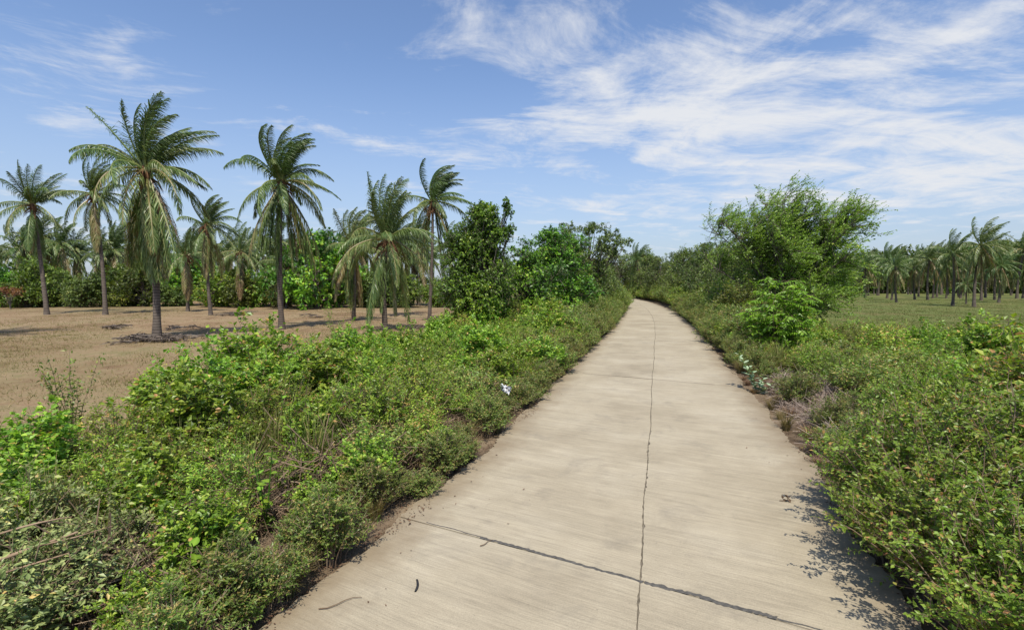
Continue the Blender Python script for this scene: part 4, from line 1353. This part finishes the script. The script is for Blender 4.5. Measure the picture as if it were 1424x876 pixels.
milk = big_leaf_mesh(0.19, 0.115, M['pale'])
leaf_plant('milkweed_plant', 'pale whitish-green plant with thick broad leaves at the concrete edge by the dead brush', (2.28, 13.0),
           [(-0.38, 0.30, 0.95, 14), (-0.12, 0.05, 0.62, 12), (0.14, -0.2, 0.42, 10), (-0.25, 0.4, 0.75, 10), (0.3, -0.25, 0.25, 7)], milk, (-0.05, 0.0), 9)
vl = big_leaf_mesh(0.16, 0.135, M['bright'])
leaf_plant('broad_leaf_climber', 'climber with one broad light green leaf held above the tiny-leaved mound', (4.55, 6.05), [(-0.05, -0.15, 1.28, 3)], vl, (-0.1, -0.1), 12, (0.9, 1.25), (0.2, 0.6))
for i, (x, y, h, lb) in enumerate([(-6.3, 9.2, 1.42, 'climber with pale heart-shaped leaves on top of the thicket beside the dry field'),
                                  (-4.6, 5.6, 1.22, 'climber with yellow-green broad leaves sprawling in the middle of the thicket'),
                                  (-3.8, 4.2, 0.95, 'low climber with broad fresh leaves among the silvery shrubs and weeds'),
                                  (-3.5, 3.2, 0.75, 'small broad-leaved seedling above the bare soil of the thicket edge')]):
    leaf_plant('broad_leaf_climber', lb, (x, y), [(0.1, 0.0, h * 0.93, 8), (-0.25, 0.1, h * 0.88, 7), (0.2, -0.3, h * 0.84, 7)], vl, (0, 0), 60 + i, (0.55, 0.85), (0.0, 0.6))


def lanky(label, loc, h, seed, mat, n=5):
    """tall thin seedling sticking up out of the thicket"""
    rng = np.random.default_rng(seed)
    root = thing('lanky_shoot', label, 'shrub', (loc[0], loc[1], float(ground_z(loc[0], loc[1]))))
    wood, fol = Acc(), Acc()
    for i in range(n):
        t = np.linspace(0, 1, 8)
        a = rng.random() * 6.28
        q = h * (0.7 + 0.35 * rng.random())
        pts = np.stack([0.35 * cos(a) * t ** 1.5 + rng.normal(0, 0.01, 8), 0.35 * sin(a) * t ** 1.5 + rng.normal(0, 0.01, 8), q * t], 1)
        tubes(wood, pts[None], np.linspace(0.009, 0.003, 8)[None], 4, 0.5)
        m = 60
        f = 0.35 + 0.65 * rng.random(m)
        P = np.stack([np.interp(f, t, pts[:, c]) for c in range(3)], 1) + rng.normal(0, 0.035, (m, 3))
        leaves(fol, P, rng.normal(0, 1, (m, 3)) + np.array([0, 0, 0.2]), np.array([0, 0, 1.0]) + rng.normal(0, 0.5, (m, 3)), 0.055 * (0.6 + 0.7 * rng.random(m)), 0.03, np.clip(rng.normal(0.5, 0.2, m), 0, 0.9), 2)
    link('stems', wood.mesh('stems', M['stem']), root)
    link('foliage', fol.mesh('foliage', mat), root)


lanky('thin leafy shoot standing clear of the thicket above the brown field', (-8.0, 5.2), 1.6, 5, M['weed'], 10)
lanky('pair of sparse leafy shoots at the back of the thicket', (-7.3, 6.1), 1.5, 6, M['shrub'], 9)
lanky('yellow-green sapling poking out of the thicket in front of the scruffy palm', (-10.2, 14.6), 1.75, 7, M['bright'], 7)
lanky('lone green sapling in the dry field beside the thicket', (-13.0, 14.8), 1.3, 8, M['shrub'], 6)
lanky('leafy creeper wrapped round the foot of the scruffy palm', (-19.8, 30.1), 2.6, 9, M['bright'], 9)


# ------------------------------------------------------------------ dry grass, brush and litter
def tuft_mesh(seed, n, h, spread, mat, curve=0.5, w=0.006, v=(0.2, 0.9)):
    rng = np.random.default_rng(seed)
    az = rng.random(n) * 6.28
    lean = spread * np.sqrt(rng.random(n))
    hh = h * (0.5 + 0.6 * rng.random(n))
    out = np.stack([np.cos(az), np.sin(az), 0 * az], 1)
    b = out * (0.25 * spread * np.sqrt(rng.random(n)))[:, None]
    K = 4
    t = np.linspace(0, 1, K)
    side = np.stack([-np.sin(az), np.cos(az), 0 * az], 1)
    V = []
    for k in range(K):
        c = b + out * (lean * t[k] ** 1.7)[:, None] + np.array([0, 0, 1.0]) * (hh * (t[k] - curve * 0.45 * t[k] ** 2.5))[:, None] + rng.normal(0, 0.01, (n, 3)) * t[k]
        wd = w * (1 - 0.9 * t[k])
        V += [c - side * wd, c + side * wd]
    v_ = np.stack(V, 1)
    v_[:, :2, 2] = -0.03
    idx = np.arange(n)[:, None, None] * (2 * K)
    k = np.arange(K - 1)
    q = np.stack([2 * k, 2 * k + 1, 2 * k + 3, 2 * k + 2], 1)[None] + idx
    a = Acc()
    a.add(v_.reshape(-1, 3), None, q.reshape(-1, 4), np.repeat(v[0] + (v[1] - v[0]) * rng.random(n), 2 * K))
    return a.mesh('grass_tuft', mat)


def brush_mesh(seed, n, r, h, mat, rad=0.0028):
    """tangle of dead wiry stems"""
    rng = np.random.default_rng(seed)
    K = 6
    u = unit(rng.normal(0, 1, (n, 3)))
    u[:, 2] = np.abs(u[:, 2])
    p = u * np.array([r, r, h]) * (0.3 + 0.7 * rng.random((n, 1)))
    d = unit(rng.normal(0, 1, (n, 3)) * np.array([1, 1, 0.55]))
    cv = rng.normal(0, 0.5, (n, 3))
    t = np.linspace(-1, 1, K)[None, :, None]
    ln = (r * (0.4 + 0.7 * rng.random(n)))[:, None, None]
    pts = p[:, None] + d[:, None] * t * ln * 0.6 + cv[:, None] * t ** 2 * ln * 0.5
    pts[..., 2] = np.abs(pts[..., 2]) * 0.9 + 0.01
    a = Acc()
    tubes(a, pts, np.full((n, K), rad) * (0.6 + 0.8 * rng.random((n, 1))), 3, rng.random(n))
    return a.mesh('brush', mat)


tuft_dry = [tuft_mesh(i, 170, 0.55, 0.32, M['drygrass'], 0.6) for i in (1, 2, 3)]
tuft_olive = [tuft_mesh(i, 200, 1.05, 0.42, M['grass'], 0.5, 0.006, (0.25, 1.0)) for i in (4, 5)]
tuft_red = [tuft_mesh(i, 150, 0.28, 0.26, M['redgrass'], 0.6, 0.006) for i in (7, 8)]
brush = [brush_mesh(i, 210, 0.42, 0.34, M['brush']) for i in (1, 2)]
brushb = [brush_mesh(i, 170, 0.42, 0.42, M['stem'], 0.0032) for i in (5, 6)]


def put_one(name, me, x, y, s, rz, label, cat, group):
    o = tag(link(name, me, None, (x, y, float(ground_z(x, y)) + 0.0), rz, s), label, cat, group)
    return o


for i, (x, y, s) in enumerate([(2.75, 8.35, 1.0), (3.0, 9.0, 0.85), (3.3, 10.6, 1.0), (3.5, 11.3, 0.95), (2.95, 11.9, 0.9), (3.1, 13.6, 0.9), (2.9, 12.8, 0.9), (3.4, 8.3, 0.8), (3.5, 9.6, 0.9), (3.85, 10.8, 0.9), (2.75, 10.0, 0.9), (3.6, 12.4, 1.0), (2.7, 7.5, 0.7), (3.7, 13.4, 0.9), (2.6, 11.0, 0.7), (3.0, 14.6, 0.8)]):
    put_one('dead_brush', brush[i % 2], x, y, s * 1.3, i * 1.3, 'grey-pink tangle of dead wiry stems beside the concrete on the green-field side', 'dead brush', 'dead brush tangles on the green-field side')
for i, (x, y, s) in enumerate([(-2.95, 9.3, 1.0), (-2.9, 10.3, 0.9), (-3.15, 8.6, 1.0), (-2.95, 11.6, 0.8), (-3.2, 6.4, 0.9), (-3.35, 5.0, 0.9), (-3.3, 3.6, 0.8), (-3.6, 2.6, 0.9), (-3.0, 12.6, 0.9), (-3.9, 4.4, 1.0), (-4.2, 3.3, 0.9), (-3.1, 7.5, 0.8), (-3.7, 6.0, 1.7), (-3.9, 5.2, 1.8), (-4.3, 4.4, 1.7), (-3.6, 7.4, 1.6), (-3.7, 3.0, 1.4), (-4.4, 2.9, 1.5), (-3.4, 9.6, 1.5), (-4.8, 6.4, 1.9), (-3.5, 11.0, 1.5)]):
    put_one('dry_brush', brushb[i % 2], x, y, s, i * 1.7, 'brown tangle of dry twigs among the shrubs on the dry-field road edge', 'dead brush', 'dry twig tangles on the dry-field road edge')
k = 0
for y in np.arange(2.0, 30, 0.7):
    x = float(edge_l(y)) - 0.10 - 0.35 * rng.random()
    put_one('dry_grass_tuft', tuft_dry[k % 3], x, y, (0.45 + 0.5 * rng.random()) * (1.0 if y < 12 else 1.5), rng.random() * 6.28, 'straw-coloured grass tuft at the concrete edge on the dry-field side', 'grass', 'dry grass tufts on the dry-field edge')
    k += 1
for y in np.arange(6.8, 34, 0.75):
    x = float(road_c(y)) + HALF_R + 0.05 + 0.8 * rng.random()
    put_one('dry_grass_tuft', tuft_dry[k % 3], x, y, (0.4 + 0.4 * rng.random()) * (1.0 if y < 15 else 1.5), rng.random() * 6.28, 'straw-coloured grass tuft at the concrete edge on the green-field side', 'grass', 'dry grass tufts on the green-field edge')
    k += 1
for y in np.arange(6.8, 15.0, 0.17):
    x = float(road_c(y)) + HALF_R + 0.05 + 1.2 * rng.random()
    put_one('reddish_grass_tuft', tuft_red[k % 2], x, y, 0.6 + 0.5 * rng.random(), rng.random() * 6.28, 'low reddish-brown dead grass tuft beside the concrete on the green-field side', 'grass', 'reddish dead grass tufts by the concrete')
    k += 1
for y in np.arange(13.0, 40, 0.62):
    x = float(edge_l(y)) - 0.55 - 1.1 * rng.random()
    put_one('tall_grass_tuft', tuft_olive[k % 2], x, y, 0.9 + 0.55 * rng.random(), rng.random() * 6.28, 'tall olive grass tuft leaning over the road edge below the vine-covered trees', 'grass', 'tall olive grass on the dry-field side')
    k += 1
for y in np.arange(15.0, 36, 1.0):
    x = float(road_c(y)) + HALF_R + 0.6 + 1.2 * rng.random()
    put_one('tall_grass_tuft', tuft_olive[k % 2], x, y, 0.8 + 0.5 * rng.random(), rng.random() * 6.28, 'tall olive grass tuft among the weeds on the green-field side of the road', 'grass', 'tall olive grass on the green-field side')
    k += 1


for i in range(22):
    y = 3 + 12 * rng.random()
    x = float(edge_l(y)) - 0.6 - 3.0 * rng.random()
    put_one('tall_grass_tuft', tuft_olive[i % 2], x, y, 0.8 + 0.35 * rng.random(), rng.random() * 6.28, 'tall olive grass tuft growing up through the dry-field thicket', 'grass', 'tall olive grass in the dry-field thicket')


def stuff_blades(name, label, mat, xs, ys, h, w, v):
    rng = np.random.default_rng(len(xs))
    n = len(xs)
    zs = ground_z(xs, ys)
    a = rng.random(n) * 6.28
    b = np.stack([xs, ys, zs - 0.01], 1)
    sd = np.stack([np.cos(a), np.sin(a), 0 * a], 1)
    ln = np.stack([rng.normal(0, 0.6, n), rng.normal(0, 0.6, n), np.ones(n)], 1)
    ww = (w * (0.6 + 0.8 * rng.random(n)))[:, None]
    tip = b + ln * (h * (0.4 + 0.9 * rng.random(n)))[:, None]
    V = np.stack([b - sd * ww, b + sd * ww, tip], 1).reshape(-1, 3)
    t = np.arange(n * 3).reshape(-1, 3)
    acc = Acc()
    acc.add(V, t, None, np.repeat(np.clip(rng.normal(v[0], v[1], n), 0, 1), 3))
    tag(link(name, acc.mesh(name, mat)), label, 'grass', None, 'stuff')


def clumped(n, per, d0, d1, p0, p1, pw, sig):
    """positions gathered into tufts"""
    m = n // per
    d = d0 + (d1 - d0) * rng.random(m) ** pw
    px = p0 + (p1 - p0) * rng.random(m)
    xr = (px - 712) / 712 * d
    x, y = xr * cos(YAW) - d * sin(YAW), xr * sin(YAW) + d * cos(YAW)
    sp = sig * (0.4 + 1.2 * rng.random(m))
    x = np.repeat(x, per) + rng.normal(0, 1, m * per) * np.repeat(sp, per)
    y = np.repeat(y, per) + rng.normal(0, 1, m * per) * np.repeat(sp, per)
    return x, y


X1, Y1 = clumped(90000, 1, 7, 54, -120, 680, 1.5, 0.0)
X2, Y2 = clumped(60000, 22, 8, 54, -120, 680, 1.5, 0.14)
X, Y = np.r_[X1, X2], np.r_[Y1, Y2]
pat = np.sin(X * 0.9 + 1.0) * np.sin(Y * 0.8) + np.sin(X * 0.31 + Y * 0.27) + rng.normal(0, 0.7, len(X))
keep = (X < back_l(np.clip(Y, 0, 30)) + 0.4) & (pat > -0.3)
stuff_blades('dry_field_grass', 'short dry brown grass covering the palm field', M['drygrass'], X[keep], Y[keep], 0.085, 0.008, (0.45, 0.30))
X1, Y1 = clumped(50000, 1, 13, 84, 1080, 1500, 1.4, 0.0)
X2, Y2 = clumped(50000, 20, 13, 84, 1080, 1500, 1.4, 0.2)
X, Y = np.r_[X1, X2], np.r_[Y1, Y2]
keep = X > back_r(np.clip(Y, 0, 34)) - 0.3
stuff_blades('green_field_grass', 'short green grass covering the field before the palm grove', M['grass'], X[keep], Y[keep], 0.11, 0.010, (0.45, 0.28))


def make_litter():
    rng = np.random.default_rng(3)
    P = []
    for side in (-1, 1):
        n = 7000
        y = 1.0 + 26 * rng.random(n) ** 1.3
        off = (HALF_L if side < 0 else HALF_R) - 0.04 + 0.18 * np.sin(y * 1.9 + side) * np.sin(y * 0.83) + near_w(y, side) + np.abs(rng.normal(0, 0.40, n))
        if side > 0:
            off += np.where((y > 6.5) & (y < 15), 0.35 * rng.random(n), 0)
        x = road_c(y) + side * off
        on = off < (HALF_L if side < 0 else HALF_R) + near_w(y, side) + 0.02
        z = np.where(on, 0.006, ground_z(x, y) + 0.012) + 0.008 * rng.random(n)
        P.append(np.stack([x, y, z], 1))
    # a few blown onto the concrete
    n = 130
    y = 2 + 22 * rng.random(n)
    s = np.where(rng.random(n) < 0.5, -1, 1)
    x = road_c(y) + s * (2.2 - np.abs(rng.normal(0, 0.38, n)))
    P.append(np.stack([x, y, np.full(n, 0.008)], 1))
    P = np.concatenate(P)
    n = len(P)
    a = Acc()
    D = rng.normal(0, 1, (n, 3)) * np.array([1, 1, 0.18])
    N = np.array([0, 0, 1.0]) + rng.normal(0, 0.35, (n, 3))
    L = 0.012 + 0.028 * rng.random(n) ** 1.5
    leaves(a, P, D, N, L, L * 0.5, rng.random(n), 2, -0.1)
    tag(link('leaf_litter', a.mesh('leaf_litter', M['litter'])), 'dead brown leaves lying along both edges of the concrete', 'leaf litter', None, 'stuff')


make_litter()


# heap of dead fronds at the foot of the tall palm, with a few outliers
def debris(label, x, y, n, r, seed, log=True):
    rng = np.random.default_rng(seed)
    root = thing('dead_frond_heap', label, 'debris', (x, y, float(ground_z(x, y))))
    for i in range(n):
        a = Acc()
        az = rng.random() * 6.28
        ln = 0.5 + 1.0 * rng.random()
        c = np.array([rng.normal(0, r), rng.normal(0, r * 0.55), 0.06 + 0.20 * rng.random() * math.exp(-i / n)])
        t = np.linspace(-0.5, 0.5, 6)
        d = np.array([cos(az), sin(az), 0])
        pts = c + np.outer(t * ln, d) + np.stack([0 * t, 0 * t, 0.10 * ln * (0.25 - t ** 2) + 0.02], 1)
        tubes(a, pts[None], np.linspace(0.035, 0.012, 6)[None], 5, rng.random() * 0.7)
        m = 26
        f = rng.random(m) - 0.5
        P = c + np.outer(f * ln, d)
        P[:, 2] += 0.02
        sdv = np.array([-d[1], d[0], 0]) * np.sign(rng.normal(0, 1, m))[:, None]
        D = unit(sdv * 0.7 + d * 0.8 + rng.normal(0, 0.25, (m, 3)) + np.array([0, 0, -0.05]))
        leaves(a, P, D, np.array([0, 0, 1.0]) + rng.normal(0, 0.6, (m, 3)), 0.3 + 0.2 * rng.random(m), 0.045, rng.random(m), 1)
        link('dead_frond', a.mesh('dead_frond', M['debris']), root)


debris('heap of grey dead fronds around the foot of the tall skirted palm', -21.6, 17.6, 26, 0.85, 1)
debris('small patch of dead frond scraps in the dry field past the tall skirted palm', -29.5, 22.0, 4, 0.4, 2)
debris('scraps of dead frond beside the foot of the middle-sized windblown palm', -32.6, 33.0, 5, 0.5, 3)
debris('scraps of dead frond lying behind the tall skirted palm', -26.5, 23.0, 4, 0.5, 4)
debris('dead frond scraps on the bare soil beside the short young palm', -13.0, 26.0, 6, 0.5, 5)
debris('few dead frond scraps far out in the brown field by the hedge', -24.5, 33.0, 3, 0.4, 6)

# dead branches in the silvery shrubs
for i, (p0, p1, r, lb) in enumerate([((-4.7, 1.95, 0.50), (-4.12, 2.68, 0.66), 0.020, 'long bare dead branch lying across the silvery shrubs'),
                                     ((-4.6, 1.95, 0.46), (-4.02, 2.55, 0.58), 0.011, 'thinner dead branch beside the long one in the silvery shrubs'),
                                     ((-4.75, 2.1, 0.62), (-4.30, 2.75, 0.72), 0.011, 'short reddish dead branch behind the long one in the silvery shrubs')]):
    rg = np.random.default_rng(80 + i)
    pts = curve_to(np.array(p0), np.array(p1), 9, np.array([0, 0, 0.05]), rg)
    o0 = pts[0].copy()
    a = Acc()
    tubes(a, (pts - o0)[None], (np.linspace(r, r * 0.45, 9) * (1 + 0.08 * rg.normal(0, 1, 9)))[None], 7)
    for j in range(3):
        s = (pts - o0)[2 + 2 * j]
        e = s + rg.normal(0, 0.12, 3) + np.array([0.05, 0.1, 0.08])
        tubes(a, np.stack([s, (s + e) / 2 + rg.normal(0, 0.015, 3), e], 0)[None], np.array([r * 0.4, r * 0.3, r * 0.12])[None], 5)
    tag(link('dead_branch', a.mesh('dead_branch', M['log'], True), None, tuple(o0)), lb, 'branch')


# ------------------------------------------------------------------ things on the road
def rubber_strip():
    a = Acc()
    n = 10
    t = np.linspace(0, 1, n)
    ang = 0.25 * (t - 0.5)
    x = 0.013 * (1 - (2 * t - 1) ** 2)
    y = 0.17 * (t - 0.5)
    w = 0.0105 * (1 - 0.3 * np.abs(2 * t - 1) ** 3)
    z0, z1 = 0.001, 0.009
    v = np.concatenate([np.stack([x - w, y, 0 * t + z0], 1), np.stack([x - w * 0.85, y, 0 * t + z1], 1), np.stack([x + w * 0.85, y, 0 * t + z1], 1), np.stack([x + w, y, 0 * t + z0], 1)])
    i = np.arange(n - 1)
    q = np.concatenate([np.stack([i + k * n, i + (k + 1) * n, i + (k + 1) * n + 1, i + k * n + 1], 1) for k in range(3)])
    q = np.concatenate([q, [[0, n, 2 * n, 3 * n]], [[n - 1, 4 * n - 1, 3 * n - 1, 2 * n - 1]]])
    a.add(v, None, q)
    o = link('rubber_strip', a.mesh('rubber_strip', M['rubber']), None, (-1.89, 3.73, 0.003), radians(22))
    tag(o, 'short curved strip of black rubber lying on the pale concrete', 'rubber strip')


rubber_strip()


def twig(label, x, y, rz, ln, seed, leafy):
    rg = np.random.default_rng(seed)
    a = Acc()
    t = np.linspace(-0.5, 0.5, 6)
    pts = np.stack([ln * t, 0.12 * ln * np.sin(t * 5), 0.008 + 0.05 * ln * (0.25 - t ** 2)], 1)
    tubes(a, pts[None], np.linspace(0.005, 0.002, 6)[None], 5, 0.2)
    if leafy:
        m = 12
        P = np.stack([0.03 * rg.normal(0, 1, m), 0.02 * rg.normal(0, 1, m), 0.01 + 0.03 * rg.random(m)], 1)
        leaves(a, P, rg.normal(0, 1, (m, 3)) + np.array([0, 0, 0.4]), rg.normal(0, 1, (m, 3)), 0.05, 0.03, 0.15 * rg.random(m), 2)
    tag(link('fallen_twig', a.mesh('fallen_twig', M['stem']), None, (x, y, 0.004), rz), label, 'twig')


twig('small dark twig with withered leaves lying alone on the concrete lane', 1.47, 6.41, 0.1, 0.17, 1, True)
twig('thin bent reddish twig lying near the tarred joint', -1.55, 4.55, 0.9, 0.16, 2, False)
twig('thin dry stick poking from the weeds onto the concrete', -2.35, 3.35, 0.6, 0.32, 3, False)


def litter_bag():
    """crumpled scrap of thin white plastic with a torn handle"""
    rg = np.random.default_rng(17)
    n = 10
    u = np.linspace(0, 1, n)
    U, V = np.meshgrid(u, u)
    X = 0.15 * (U - 0.5) + 0.02 * rg.normal(0, 1, U.shape)
    Z = 0.13 * V + 0.02 * rg.normal(0, 1, U.shape) + 0.05 * np.maximum(0, 0.3 - U) * 2
    Y = 0.05 * np.sin(U * 7 + V * 5) + 0.02 * rg.normal(0, 1, U.shape)
    idx = np.arange(n * n).reshape(n, n)
    q = np.stack([idx[:-1, :-1], idx[:-1, 1:], idx[1:, 1:], idx[1:, :-1]], -1).reshape(-1, 4)
    cx = np.hypot(U - 0.5, V - 0.5).ravel()
    q = q[(cx[q].mean(1) < 0.52)]
    a = Acc()
    a.add(np.stack([X, Y, Z], -1).reshape(-1, 3), None, q)
    # torn handle
    t = np.linspace(0, 1, 7)
    h = np.stack([-0.05 - 0.05 * t, 0 * t, 0.10 + 0.07 * np.sin(t * 2.6)], 1)
    tubes(a, h[None], np.linspace(0.012, 0.003, 7)[None], 4)
    tag(link('plastic_bag', a.mesh('plastic_bag', M['plastic'], True), None, (-2.66, 8.95, 0.50), radians(20)), 'crumpled white plastic bag scrap caught in the dry twigs', 'plastic bag')


litter_bag()
